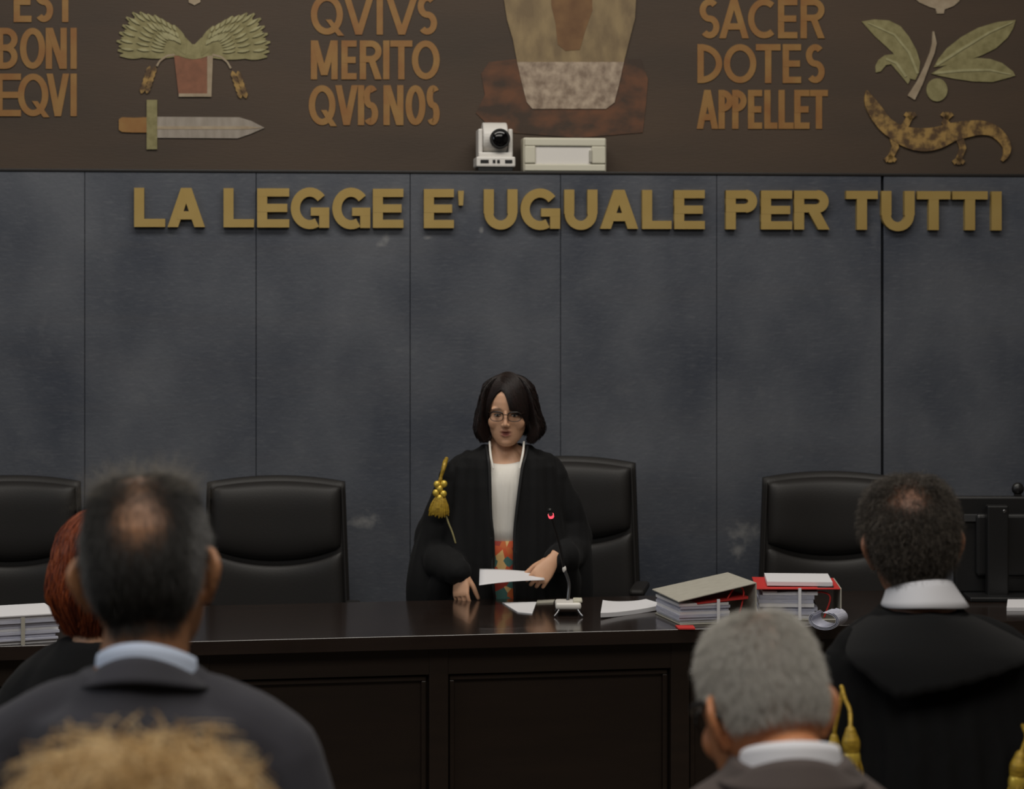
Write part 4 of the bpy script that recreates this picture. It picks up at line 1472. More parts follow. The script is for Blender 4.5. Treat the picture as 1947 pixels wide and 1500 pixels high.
def headM(x, y, z, yaw=0, pitch=0, roll=0, sc=1.0):
    return trans(x, y, z) @ rotm(R(yaw), R(pitch), R(roll)) @ np.diag([sc, sc, sc, 1])


M_SHIRT = mat('white_shirt', srgb(222, 222, 228), 0.8, spec=0.2)
M_SHIRTB = mat('pale_blue_shirt', srgb(196, 208, 230), 0.8, spec=0.2)
M_ROBE = mat('black_robe', srgb(20, 20, 21), 0.85, spec=0.2, sheen=0.03, bump=(120, 0.2, 0.002, (1, 1, 1)))
M_ROBE2 = mat('black_robe_wool', srgb(17, 17, 18), 0.9, spec=0.15, bump=(150, 0.2, 0.002, (1, 1, 1)))
M_FACING = mat('robe_facing', srgb(24, 24, 25), 0.6, spec=0.35)
M_SUIT = wool('charcoal_wool', (52, 52, 57), (58, 57, 64))
M_BROWN = wool('brown_grey_wool', (76, 68, 66), (84, 75, 72))
M_CORD = mat('gold_cord', srgb(196, 162, 54), 0.45, metal=0.25, noise=(srgb(132, 104, 30), 60, (1, 1, 3), 3, 0.25))
M_CORDHI = mat('bright_gold_cord', srgb(214, 184, 76), 0.3, metal=0.4)

# ---------- man in the charcoal suit, left
Y = 2.90
px0 = at(275, 1100, Y)
man1 = thing('person', 'balding man in a charcoal suit and pale blue collar, seen from behind at left', 'person', (px0[0], Y, 0), math.pi)
s = 1.765 / 1.75
M = headM(-0.004, 0.0, 1.645, pitch=9, roll=4.5)
me, L = body_mesh(s, M, neck_r=0.057)
mk = scalp(L, nape=-0.074, bald=[((-0.006, 0.086, 0.056), (0.040, 0.05, 0.036), 0.86), ((-0.004, 0.03, 0.112), (0.036, 0.06, 0.035), 0.45)])
attr(me, 'scalp', np.clip(mk * 0.85, 0, 1))
link('body', me, skin_mat('tanned_skin', (164, 118, 84), (146, 100, 70), (46, 42, 38)), man1)
sd = sstep(0.050, 0.072, np.abs(L[:, 0]))
short_hair(me, L, M, np.maximum(mk, 0.10 * (mk > 0.001)) * (1 - sd), hair_mat('dark_grey_hair', [(22, 21, 20), (32, 31, 29), (44, 42, 40), (74, 72, 70)]), man1, 22000, 0.021, lift=0.30, seed=3, lean=0.22)
short_hair(me, L, M, mk * sd, hair_mat('grey_side_hair', [(52, 51, 50), (84, 83, 82), (116, 115, 114), (142, 141, 140)]), man1, 9000, 0.019, lift=0.28, seed=4, lean=0.22).name = 'side_hair'
r2 = np.random.default_rng(5)
top = mk * (L[:, 2] > 0.085)
short_hair(me, L, M, top + 0.12 * (L[:, 2] > 0.098), hair_mat('grey_wisps', [(92, 86, 78), (130, 122, 110)]), man1, 900, 0.046, lift=0.75, seed=8, lean=0.5, rad=0.00014, flow=(0.2, -0.6, 0.2)).name = 'hair_wisps'
nk, tip_ = 1.561, 2 - (1338 - 550) / F * Y
link('jacket', cloth(jacket(s, 0.228, tip_, 1.532), 0.006, 0.0028, 21, scale=15), M_SUIT, man1)
sc_ = MB()
band(sc_, lambda t: nk - 0.018 * (1 - math.cos(t)) - 0.012 * math.sin(abs(t)) ** 2, lambda t: nk - 0.050 - 0.014 * (1 - math.cos(t)), lambda t: (0.0585, 0.062), lambda t: (0.063, 0.068), c=(-0.006, 0.022))
obj('shirt_collar', sc_, M_SHIRTB, man1, smooth=True)
jc = MB()
band(jc, lambda t: nk - 0.017 - 0.016 * (1 - math.cos(t)) - 0.022 * math.sin(abs(t)) ** 2, lambda t: nk - 0.046 - 0.020 * math.sin(abs(t)) ** 2, lambda t: (0.0625, 0.069),
     lambda t: (0.082, 0.090), th=0.006, a0=-2.2, a1=2.2, c=(-0.005, 0.022))
obj('jacket_collar', jc, M_SUIT, man1, smooth=True)
trousers(s, M_SUIT, man1)

# ---------- grey-haired man, right foreground
Y = 2.85
px0 = at(1498, 1420, Y)
man2 = thing('person', 'grey-haired man in a brown jacket and glasses with head bowed, right foreground', 'person', (px0[0], Y, 0), math.pi)
s = 0.945
hx = -(at(1456, 1300, Y)[0] - px0[0])
M = headM(hx, -0.045, 1.468, yaw=19, pitch=20, roll=3, sc=1.0) @ np.diag([0.94, 0.97, 1, 1])
me, L = body_mesh(s, M, neck_r=0.050)
mk = scalp(L, nape=-0.026)
attr(me, 'scalp', np.clip(mk * 0.7, 0, 1))
link('body', me, skin_mat('ruddy_skin', (194, 132, 90), (174, 112, 76), (150, 143, 134)), man2)
short_hair(me, L, M, mk, hair_mat('grey_hair', [(122, 118, 110), (164, 160, 152), (192, 188, 180), (216, 213, 208)]), man2, 34000, 0.016, lift=0.38, seed=13, lean=0.22)
nk, tip_ = 2 - (1366 - 550) / F * Y, 1.308
link('jacket', cloth(jacket(s, 0.208, tip_, 1.430), 0.006, 0.002, 41), M_BROWN, man2)
sc_ = MB()
band(sc_, lambda t: nk - 0.012 - 0.001 * math.sin(t) - 0.026 * (1 - math.cos(t)), lambda t: nk - 0.055 - 0.01 * (1 - math.cos(t)), lambda t: (0.0575, 0.066), lambda t: (0.064, 0.074), c=(0, 0.020))
obj('shirt_collar', sc_, M_SHIRT, man2, smooth=True)
jc = MB()
band(jc, lambda t: nk - 0.032 - 0.001 * math.sin(t) - 0.016 * (1 - math.cos(t)) - 0.018 * math.sin(abs(t)) ** 2, lambda t: nk - 0.074, lambda t: (0.065, 0.076), lambda t: (0.088, 0.098), th=0.006, a0=-2.2, a1=2.2, c=(0, 0.020))
obj('jacket_collar', jc, M_BROWN, man2, smooth=True)
gl = MB()
for sx in (-1, 1):
    gl.tube(tf(M, [(sx * 0.060, -0.092, 0.014), (sx * 0.077, -0.05, 0.016), (sx * 0.0815, -0.005, 0.014), (sx * 0.0825, 0.020, 0.004), (sx * 0.083, 0.034, -0.010)]), [0.004, 0.0048, 0.0054, 0.0050, 0.0040], n=8)
for sx in (-1, 1):
    q = [(sx * 0.032 + 0.026 * math.cos(t), -0.102 + 0.010 * max(0, sx * math.cos(t)), 0.0 + 0.020 * math.sin(t)) for t in np.linspace(0, 2 * math.pi, 20)]
    gl.tube(tf(M, q), 0.0018, n=6, sub=1)
obj('glasses', gl, M_PLASTIC, man2, smooth=True)
trousers(s, M_BROWN, man2)

# ---------- robed lawyer with curly hair, right
Y = 4.30
px0 = at(1782, 1200, Y)
law = thing('person', 'curly-haired balding lawyer in a black robe with white collar, seen from behind', 'person', (px0[0], Y, 0), math.pi)
s = 0.945
hx = -(at(1733, 1000, Y)[0] - px0[0])
M = headM(hx, -0.01, 1.524, yaw=-3, pitch=10, roll=4, sc=1.0)
me, L = body_mesh(s, M, neck_r=0.056, lean=(hx * 0.7, 0))
mk = scalp(L, nape=-0.074, bald=[((0.006, 0.078, 0.070), (0.054, 0.05, 0.034), 0.93), ((0.0, 0.0, 0.112), (0.05, 0.06, 0.03), 0.7)])
attr(me, 'scalp', np.clip(mk * 0.85, 0, 1))
link('body', me, skin_mat('olive_skin', (158, 112, 86), (138, 94, 72), (40, 34, 29)), law)
short_hair(me, L, M, np.maximum(mk, 0.08 * (mk > 0.001)), hair_mat('dark_curly_hair', [(24, 21, 18), (38, 32, 27), (64, 55, 46), (128, 119, 109)]), law, 22000, 0.031, lift=0.60, seed=23, curl=0.0042, lean=0.3, rad=0.00022)
lx = hx * 0.75
mb = MB()
pl = lambda a, z: 0.030 * np.sin(26 * a) * np.clip((1.26 - z) / 0.12, 0, 1)
tab = [(0.12, 0.30, 0.26, 0), (0.60, 0.27, 0.22, 0), (0.95, 0.245, 0.185, 0.01), (1.15, 0.215, 0.155, 0.015), (1.24, 0.200, 0.142, 0.018), (1.31, 0.178, 0.125, 0.018), (1.36, 0.125, 0.105, 0.02), (1.40, 0.082, 0.085, 0.022)]
rings = ellrings(tab, n=208, pleat=pl)
for i, rg in enumerate(rings):
    rg[:, 0] += lx * np.clip((tab[i][0] - 1.15) / 0.25, 0, 1)
mb.loft(rings)
for sx in (-1, 1):
    mb.tube([(sx * 0.05 + lx, 0.02, 1.345), (sx * 0.11 + lx * 0.6, 0.018, 1.325), (sx * 0.155, 0.012, 1.285)], [0.055, 0.058, 0.062], n=18)
    mb.tube([(sx * 0.158, 0.012, 1.28), (sx * 0.185, 0.02, 1.12), (sx * 0.205, 0.02, 0.95), (sx * 0.20, -0.08, 0.80)], [0.066, 0.082, 0.10, 0.11], n=20, sub=5)
robe = link('robe', cloth(mb, 0.006, 0.003, 61, smooth=4, scale=18, stretch=(1, 1, 0.2)), M_ROBE2, law)
# shoulder cape with its lower edge across the back
cp = MB()
na, nv = 60, 14
zc_ = lambda t: 1.400 - 0.012 * (1 - math.cos(t))
rows = []
for t in np.linspace(-1.75, 1.75, na):
    s_, c_ = math.sin(t), math.cos(t)
    low = float(np.interp(math.degrees(t), [-100, -60, -28, 25, 45, 75, 100], [1.352, 1.332, 1.303, 1.252, 1.300, 1.362, 1.368]))
    ctl = np.array([(lx + 0.082 * s_, 0.024 + 0.088 * c_, 1.402 - 0.010 * abs(s_)), (lx * 0.9 + 0.120 * s_, 0.024 + 0.118 * c_, 1.388 - 0.012 * s_ * s_),
                    (lx * 0.6 + 0.178 * s_, 0.026 + 0.146 * c_, 1.352 - 0.010 * s_ * s_), (lx * 0.3 + 0.222 * s_, 0.024 + 0.166 * c_, 1.31), (lx * 0.2 + 0.234 * s_, 0.022 + 0.176 * c_, 1.235)])
    P, _ = resample(ctl, np.ones(5), 16)
    cut = P[P[:, 2] >= low]
    P = np.array([[np.interp(q, np.linspace(0, 1, len(cut)), cut[:, a_]) for a_ in range(3)] for q in np.linspace(0, 1, 18)])
    out_ = [tuple(p) for p in P]
    c0 = np.array([lx * 0.4, 0.0, 1.25])
    inn = [tuple(p + (c0 - p) / np.linalg.norm(c0 - p) * 0.007) for p in P[::-1]]
    rows.append(out_ + inn)
cp.loft(rows)
obj('shoulder_cape', cp, M_ROBE, law, smooth=True)
wcb = MB()
nk = 2 - (1094 - 550) / F * Y
band(wcb, lambda t: nk - 0.006 * math.sin(t) - 0.020 * (1 - math.cos(t)), lambda t: nk - 0.052 + 0.004 * math.cos(2 * t), lambda t: (0.058, 0.062), lambda t: (0.078 - 0.012 * math.sin(t), 0.086), th=0.004, c=(lx + 0.002, 0.022))
obj('white_collar', wcb, M_SHIRT, law, smooth=True)


def tassel(parent, P, name='tassel', L_=0.10, w=0.016, dirv=(0, 0, -1), seed=1):
    """Gold head, band and fringe hanging from P."""
    d = np.array(dirv, float)
    d /= np.linalg.norm(d)
    P = np.array(P, float)
    t = obj(name, MB().tube([P, P + d * L_ * 0.2, P + d * L_ * 0.42], [w * 0.55, w * 0.95, w * 0.75], n=14), M_CORD, parent, smooth=True)
    obj('tassel_band', MB().tube([P + d * L_ * 0.42, P + d * L_ * 0.50], [w * 0.9, w * 0.9], n=14, sub=1), M_CORDHI, t, smooth=True)
    fb = MB()
    r_ = np.random.default_rng(seed)
    x = np.cross(d, (0, 1, 0.1))
    x /= np.linalg.norm(x)
    y = np.cross(d, x)
    for k in range(34):
        an, q = r_.uniform(0, 6.28), math.sqrt(r_.uniform(0, 1))
        e = x * math.cos(an) * q + y * math.sin(an) * q
        p0 = P + d * L_ * 0.46 + e * w * 0.8
        p1 = P + d * L_ * r_.uniform(0.92, 1.04) + e * w * 1.25
        fb.tube([p0, (p0 + p1) / 2 + e * w * 0.1, p1], 0.0021, n=6, sub=2)
    obj('fringe', fb, M_CORD, t, smooth=True)
    return t


def loc_of(root, w):
    w = np.array(w) - np.array(root.location)
    c_, s_ = math.cos(-root.rotation_euler.z), math.sin(-root.rotation_euler.z)
    return np.array([w[0] * c_ - w[1] * s_, w[0] * s_ + w[1] * c_, w[2]])


YS = 4.12
for cols, side in (([(1600, 1306), (1607, 1330), (1616, 1352), (1617, 1390)], 'l'), ([(1945, 1380), (1952, 1400), (1946, 1420), (1940, 1436)], 'r')):
    Pc = [loc_of(law, at(x, y, YS - 0.02 * i)) for i, (x, y) in enumerate(cols)]
    co = obj('gold_cord', MB().tube(Pc, 0.0042, n=8), M_CORD, law, smooth=True)
    tassel(co, Pc[-1], L_=0.105, w=0.0175, dirv=(-0.05 if side == 'l' else 0.12, 0, -1), seed=3)
    if side == 'l':
        Pc2 = [loc_of(law, at(x, y, YS + 0.06)) for x, y in [(1602, 1310), (1596, 1345), (1588, 1385), (1586, 1402)]]
        co2 = obj('gold_cord', MB().tube(Pc2, 0.0040, n=8), M_CORD, law, smooth=True)
        tassel(co2, Pc2[-1], L_=0.10, w=0.014, seed=5)

# ---------- red-haired woman in black, behind the charcoal suit
Y = 4.50
px0 = at(196, 1200, Y)
red = thing('person', 'woman with red hair and black robe, half hidden behind the man in charcoal', 'person', (px0[0], Y, 0), math.pi)
s = 0.885
M = headM(0.0, -0.005, 1.447, pitch=4, roll=-3, sc=0.97)
me, L = body_mesh(s, M, fem=True, neck_r=0.050, size=0.004)
mk = scalp(L, nape=-0.070)
attr(me, 'scalp', np.clip(mk, 0, 1))
link('body', me, skin_mat('fair_skin', (204, 160, 128), (190, 142, 112), (84, 36, 20)), red)
hm = hair_mat('red_hair', [(58, 22, 13), (96, 40, 20), (140, 64, 32), (172, 92, 50)])


def prof_red(z, a_):
    base = np.interp(z, [-0.14, -0.10, -0.06, -0.02, 0.03, 0.07, 0.10, 0.118, 0.128], [0.060, 0.086, 0.106, 0.106, 0.100, 0.090, 0.068, 0.040, 0.0])
    return base


long_hair(M, hm, red, 11000, prof_red, lambda a_, r: np.where(np.abs(a_) < 2.2, -0.118 + 0.02 * r.uniform(-1, 1, len(a_)), 0.05 + 0.0 * a_), 0.0006, 31, inner=0.72, wave=0.005, wfreq=16, frizz=0.004)
mb = MB()
tab = [(0.10, 0.28, 0.24, 0), (0.6, 0.24, 0.20, 0), (0.95, 0.20, 0.15, 0), (1.12, 0.19, 0.135, 0.005), (1.20, 0.175, 0.12, 0.01), (1.265, 0.130, 0.10, 0.014), (1.312, 0.078, 0.080, 0.018)]
mb.loft(ellrings(tab))
for sx in (-1, 1):
    mb.tube([(sx * 0.05, 0.015, 1.255), (sx * 0.10, 0.012, 1.235), (sx * 0.145, 0.01, 1.190)], [0.054, 0.058, 0.062], n=18)
    mb.tube([(sx * 0.150, 0.01, 1.18), (sx * 0.185, 0.02, 1.03), (sx * 0.20, 0.02, 0.88), (sx * 0.19, -0.08, 0.76)], [0.064, 0.075, 0.085, 0.09], n=20, sub=5)
link('robe', cloth(mb, 0.007, 0.003, 71, scale=18), M_ROBE, red)

# ---------- blonde head in the near foreground
Y = 1.90
px0 = at(264, 1400, Y)
blo = thing('person', 'blonde curly-haired head, out of focus at the bottom left edge', 'person', (px0[0], Y, 0), math.pi)
s = 0.905
M = headM(0.0, 0.0, 1.487, pitch=4, sc=0.88)
me, L = body_mesh(s, M, fem=True, neck_r=0.050, size=0.004)
mk = scalp(L, nape=-0.07)
attr(me, 'scalp', np.clip(mk, 0, 1))
link('body', me, skin_mat('light_skin', (206, 164, 134), (192, 146, 118), (150, 112, 62)), blo)


def prof_blo(z, a_):
    return np.interp(z, [-0.18, -0.10, -0.04, 0.02, 0.06, 0.095, 0.118, 0.132, 0.140], [0.11, 0.132, 0.137, 0.132, 0.120, 0.096, 0.066, 0.034, 0.0])


long_hair(M, hair_mat('blonde_hair', [(150, 118, 72), (190, 156, 104), (210, 180, 130), (228, 204, 160)]), blo, 11000, prof_blo,
          lambda a_, r: np.where(np.abs(a_) < 2.3, -0.17 + 0.03 * r.uniform(-1, 1, len(a_)), 0.045 + 0.0 * a_), 0.00055, 37, inner=0.70, wave=0.013, wfreq=22, frizz=0.016)
short_hair(me, L, M, mk, bpy.data.materials['blonde_hair'], blo, 7000, 0.066, lift=0.50, seed=39, curl=0.014, lean=0.35, rad=0.0006, whorl=(0, 0.02, 0.06)).name = 'curls'
link('top', cloth(jacket(s, 0.19, 1.30, 1.345), 0.008, 0.002, 81), M_SUIT, blo)
trousers(s, M_SUIT, blo)

# ---------- the robed woman behind the bench
YJ = 8.18
KJ = F / YJ
jx0 = at(957, 900, YJ)[0]
jud = thing('person', 'dark-haired woman in glasses and black robe, standing and reading from a paper', 'person', (jx0, YJ, DAIS), 0)


def J(px, py, y=0.0):
    """Local point of the robed woman at a pixel, y metres from her centre plane."""
    p = at(px, py, YJ + y)
    return np.array([p[0] - jx0, y, p[2] - DAIS])


s = 0.875
hp = J(966, 781)
M = headM(hp[0], -0.015, hp[2], yaw=-5, pitch=7, roll=1, sc=1.0) @ np.diag([0.97, 1.0, 1.01, 1])
wr, wl = J(877, 1090, -0.20), J(1050, 1066, -0.215)
arms = {-1: [(-0.150 * s, 0.01, 1.385 * s), J(828, 1046, 0.05), wr + np.array([-0.006, 0.015, 0.006])],
        1: [(0.150 * s, 0.01, 1.385 * s), J(1092, 1030, 0.06), wl + np.array([0.012, 0.015, 0.004])]}
hands = {-1: (trans(*wr) @ rotm(R(-35), R(-12), R(-8)), 1, (34, 38, 44, 52), 28, 1.0, 0.88),
         1: (trans(*wl) @ rotm(R(10), R(-20), R(40)), -1, (48, 55, 60, 66), 30, 0.8, 0.90)}
me, L = body_mesh(s, M, fem=True, arms=arms, hands=hands, size=0.0027, neck_r=0.047)
mk = scalp(L, nape=-0.075)
mk = mk * (1 - ((L[:, 1] < 0.0) & (L[:, 2] < 0.05)))
attr(me, 'scalp', np.clip(mk, 0, 1))
link('body', me, skin_mat('face_skin', (214, 170, 138), (202, 152, 120), (30, 22, 20), lip=(150, 84, 74)), jud)
M_EYE = mat('eye_white', srgb(206, 200, 192), 0.3)
M_IRIS = mat('iris', srgb(36, 26, 20), 0.2)
for sx in (-1, 1):
    ey = obj('eye', MB().ell((0, 0, 0), (0.0120, 0.0070, 0.0050)), M_EYE, jud, smooth=True)
    c = tf(M, [(sx * 0.031, -0.0795, -0.001)])[0]
    ey.location = c
    d = M[:3, :3] @ np.array([0, -1, -0.25])
    d /= np.linalg.norm(d)
    obj('iris', MB().ell(tuple(d * 0.0035), (0.0055, 0.0048, 0.0048)), M_IRIS, ey, smooth=True)
    obj('upper_lash', MB().tube(tf(M, [(sx * 0.031 + q, -0.0865 + 18 * q * q, 0.0045 - 22 * q * q) for q in (-0.012, -0.006, 0, 0.006, 0.012)]) - c, 0.0014, n=6), M_IRIS, ey, smooth=True)
hm = hair_mat('dark_brown_hair', [(17, 13, 12), (24, 18, 16), (32, 23, 21), (46, 30, 28)], 0.4)


def prof_j(z, a_):
    r_ = np.interp(z, [-0.13, -0.10, -0.07, -0.03, 0.01, 0.05, 0.085, 0.106, 0.119, 0.126, 0.128], [0.088, 0.104, 0.118, 0.114, 0.107, 0.101, 0.089, 0.070, 0.047, 0.022, 0.0])
    r_ = r_ + 0.013 * np.clip(np.sin(a_), 0, 1) * np.exp(-((z + 0.06) / 0.035) ** 2)
    return r_ * np.where(np.abs(a_) > 2.2, 0.97, 1.0)


def end_j(a_, r):
    n = len(a_)
    f = np.abs(a_)
    side = -0.094 - 0.024 * r.uniform(-1, 0.5, n)
    fringe = np.where(a_ > 0, 0.004, 0.022) + 0.012 * r.uniform(-1, 1, n)
    return np.where(f > 2.32, side, side)


def sweep_j(az, t):
    # the sides keep clear of the face; the fringe is laid separately
    lim = np.where(az > 0, 2.05, 2.12)
    return np.sign(az) * np.minimum(np.abs(az), lim - 0.0 * t)


def sweep_old(az, t):
    f = np.clip((np.abs(az) - 1.9) / 0.5, 0, 1)
    # the fringe is combed from a parting above the right eye towards her left
    tgt = np.where(az > 0, az - 0.50 * t ** 1.3, az - 0.0)
    tgt = np.where((az < -2.3), az - 0.9 * t ** 1.3 * np.clip((-az - 2.25) / 0.3, 0, 1), tgt)
    tgt = np.where(tgt < -math.pi, tgt + 2 * math.pi, tgt)
    return az * (1 - f) + tgt * f


long_hair(M, hm, jud, 14000, prof_j, end_j, 0.00075, 51, inner=0.80, sweep=sweep_j, wave=0.0065, wfreq=10, frizz=0.010)
rf = np.random.default_rng(77)


def on_shell(P, k=1.0):
    c = np.array([0, 0.010, 0.0])
    q = (P - c) / np.array([0.0835, 0.1075, 0.128])
    n_ = np.linalg.norm(q, axis=-1, keepdims=True)
    return c + (P - c) / n_ * k


nf, kf = 5200, 12
u_ = rf.uniform(0, 1, nf)
S0 = np.stack([-0.020 + 0.006 * rf.normal(size=nf), np.interp(u_, [0, 1], [0.03, -0.072]), np.interp(u_, [0, 0.5, 1], [0.122, 0.114, 0.088])], 1)
right = rf.uniform(0, 1, nf) < 0.72
v_ = rf.uniform(0, 1, nf)
ex = np.where(right, np.interp(v_, [0, 1], [0.012, 0.090]), np.interp(v_, [0, 1], [-0.062, -0.088]))
ez = np.where(right, np.interp(ex, [0.0, 0.03, 0.06, 0.078, 0.09], [0.040, 0.024, 0.004, -0.03, -0.075]), np.interp(v_, [0, 1], [0.012, -0.075])) + 0.006 * rf.normal(size=nf)
ey_ = np.where(right, np.interp(ex, [0.0, 0.05, 0.075, 0.09], [-0.10, -0.088, -0.058, -0.01]), np.interp(v_, [0, 1], [-0.066, -0.02]))
E0 = np.stack([ex, ey_, ez], 1)
lay = rf.uniform(1.03, 1.09, nf)[:, None]
out = np.zeros((nf, kf, 3))
for i in range(kf):
    t = i / (kf - 1)
    P = S0 * (1 - t) + E0 * t + np.array([0, -0.006, 0.020]) * math.sin(math.pi * t)
    sh_p = on_shell(P, lay)
    out[:, i] = np.where((t < 0.94) | (E0[:, 2:] > -0.02), sh_p, 0.5 * sh_p + 0.5 * P)
Pf = tf(M, out.reshape(-1, 3)).reshape(nf, kf, 3)
strands('fringe', Pf, 0.0007 * np.concatenate([np.full(kf - 3, 1.0), [0.9, 0.7, 0.4]]), hm, jud)
# glasses
gl = MB()
for sx in (-1, 1):
    t = np.linspace(0, 2 * math.pi, 25)
    q = [(sx * 0.033 + 0.0245 * np.sign(math.cos(a_)) * abs(math.cos(a_)) ** 0.7, -0.105 + 0.010 * abs(math.cos(a_)) * (1 if sx * math.cos(a_) > 0 else 0), -0.002 + 0.0165 * np.sign(math.sin(a_)) * abs(math.sin(a_)) ** 0.7) for a_ in t]
    gl.tube(tf(M, q), 0.0013, n=6, sub=1)
    up_ = [p for p in q if p[2] > 0.006]
    gl.tube(tf(M, up_), 0.0030, n=6, sub=1)
    gl.tube(tf(M, [(sx * 0.057, -0.094, 0.006), (sx * 0.072, -0.05, 0.008), (sx * 0.077, 0.01, 0.004)]), 0.0018, n=6)
gl.tube(tf(M, [(-0.009, -0.106, 0.004), (0, -0.109, 0.006), (0.009, -0.106, 0.004)]), 0.0018, n=6)
obj('glasses', gl, mat('glasses_frame', srgb(34, 24, 20), 0.3), jud, smooth=True)

# blouse, skirt
M_BLOUSE = mat('white_blouse', srgb(226, 222, 214), 0.75, spec=0.2, bump=(26, 0.5, 0.006, (3, 1, 0.3)))
z_ = lambda py: J(957, py)[2]
mb = MB()
tab = [(z_(1035), 0.128, 0.102, 0), (z_(1000), 0.126, 0.104, 0), (z_(960), 0.128, 0.112, 0.0), (z_(920), 0.13, 0.116, 0.0), (z_(900), 0.126, 0.108, 0.0), (z_(888), 0.118, 0.096, 0.004), (z_(881), 0.110, 0.086, 0.008)]
rings = ellrings(tab, n=120, pleat=lambda a, z: 0.010 * np.sin(44 * a) * np.clip((z_(890) - z) / 0.05, 0, 1) * np.clip((z - z_(1035)) / 0.1, 0, 1))
for rg in rings[-2:]:
    rg[:, 2] += 0.022 * np.abs(rg[:, 0] / 0.11) ** 2
mb.loft(rings)
obj('blouse', mb, M_BLOUSE, jud, smooth=True)
for sx, xs in ((-1, (931, 932, 934, 938)), (1, (996, 995, 992, 988))):
    pts = [J(x, y, yy) for x, y, yy in zip(xs, (840, 856, 872, 890), (-0.045, -0.080, -0.104, -0.118))]
    obj('collar_edge', MB().tube(pts, [0.0035, 0.004, 0.004, 0.0035], n=10, flat=0.6), M_BLOUSE, jud, smooth=True)
M_SKIRT = mat('floral_skirt', srgb(176, 74, 34), 0.75)
nt = M_SKIRT.node_tree
tc = nt.nodes.new('ShaderNodeTexCoord')
vo = nt.nodes.new('ShaderNodeTexVoronoi')
vo.inputs['Scale'].default_value = 34
nt.links.new(tc.outputs['Object'], vo.inputs['Vector'])
sp_ = nt.nodes.new('ShaderNodeSeparateColor')
nt.links.new(vo.outputs['Color'], sp_.inputs[0])
cr = nt.nodes.new('ShaderNodeValToRGB')
cr.color_ramp.interpolation = 'CONSTANT'
for i, (p, c) in enumerate([(0.0, (190, 78, 36)), (0.3, (150, 48, 34)), (0.5, (206, 168, 108)), (0.68, (62, 104, 98)), (0.85, (186, 92, 40))]):
    if i > 1:
        cr.color_ramp.elements.new(p)
    cr.color_ramp.elements[i].position = p
    cr.color_ramp.elements[i].color = srgb(*c)
nt.links.new(sp_.outputs[0], cr.inputs[0])
nt.links.new(cr.outputs[0], nt.nodes['Principled BSDF'].inputs['Base Color'])
mb = MB()
mb.loft(ellrings([(0.30, 0.19, 0.15, 0), (0.6, 0.18, 0.14, 0), (z_(1100), 0.15, 0.115, 0), (z_(1050), 0.135, 0.108, 0), (z_(1023), 0.131, 0.106, 0)], n=60))
obj('skirt', mb, M_SKIRT, jud, smooth=True)
for sx in (-1, 1):
    sh = MB().tube([(sx * 0.083, 0.04, 0.044), (sx * 0.087, -0.05, 0.042), (sx * 0.093, -0.145, 0.032)], [0.040, 0.042, 0.031], n=14)
    sh.v[0][:, 2] = np.maximum(sh.v[0][:, 2], 0)
    obj('shoe', sh, M_PLASTIC, jud, smooth=True)

# robe: an open shell with wide sleeves
tab = [  # row, left, right, gap left, gap right, depth
    (846, 917, 1012, 925, 1003, 0.078), (856, 903, 1024, 927, 1001, 0.100), (868, 872, 1048, 929, 998, 0.120), (885, 856, 1062, 931, 993, 0.130),
    (920, 850, 1068, 932, 988, 0.142), (960, 846, 1076, 933, 983, 0.146), (1000, 836, 1086, 935, 979, 0.146), (1050, 820, 1102, 936, 978, 0.150),
    (1100, 800, 1114, 938, 978, 0.158), (1140, 790, 1122, 942, 980, 0.158), (1300, 790, 1122, 944, 984, 0.158), (1540, 790, 1122, 946, 986, 0.160)]
rings = []
nn = 72
for py, xl, xr, gl_, gr_2, ry in tab:
    z = z_(py)
    a_, b_ = J(xl, py)[0], J(xr, py)[0]
    g0, g1_ = J(gl_, py)[0], J(gr_2, py)[0]
    cx, rx = (a_ + b_) / 2, (b_ - a_) / 2
    cyy = 0.012
    t0 = math.asin(np.clip((g1_ - cx) / rx, -0.95, 0.95))       # from the right edge of the gap round the back to the left edge
    t1 = math.asin(np.clip((g0 - cx) / rx, -0.95, 0.95)) + 2 * math.pi
    T = np.linspace(t0, t1, nn)
    fold = 1 + 0.030 * np.sin(17 * T) * np.clip((1.05 - z) / 0.2, 0, 1)
    out_ = np.stack([cx + rx * fold * np.sin(T), cyy - ry * fold * np.cos(T), np.full(nn, z)], 1)
    inn = np.stack([cx + (rx - 0.018) * np.sin(T), cyy - (ry - 0.018) * np.cos(T), np.full(nn, z)], 1)
    rings.append(np.vstack([out_, inn[::-1]]))
mb = MB()
rings = np.array(rings)
m_, n_ = rings.shape[:2]
V = rings.reshape(-1, 3)
Fc = []
for i in range(m_ - 1):
    for j in range(n_):
        j2 = (j + 1) % n_
        Fc.append((i * n_ + j, i * n_ + j2, (i + 1) * n_ + j2, (i + 1) * n_ + j))
for i in (0, m_ - 1):
    for j in range(nn - 1):
        Fc.append((i * n_ + j, i * n_ + j + 1, i * n_ + n_ - 2 - j, i * n_ + n_ - 1 - j))
mb.add(V, Fc)
for pts, rr in (([(892, 878, 0.01), (874, 888, 0.01), (862, 905, 0.0)], [0.040, 0.044, 0.050]), ([(1022, 878, 0.01), (1046, 889, 0.01), (1056, 908, 0.0)], [0.040, 0.042, 0.044])):
    mb.tube([J(*p) for p in pts], rr, n=16)
mb.tube([J(868, 906, 0.0), J(847, 965, 0.01), J(826, 1030, 0.03), J(838, 1066, -0.06), J(870, 1086, -0.19)], [0.050, 0.062, 0.073, 0.062, 0.050], n=20, sub=5)
mb.tube([J(1050, 906, 0.0), J(1074, 965, 0.01), J(1092, 1025, 0.03), J(1082, 1056, -0.06), J(1058, 1063, -0.185)], [0.046, 0.059, 0.070, 0.058, 0.050], n=20, sub=5)
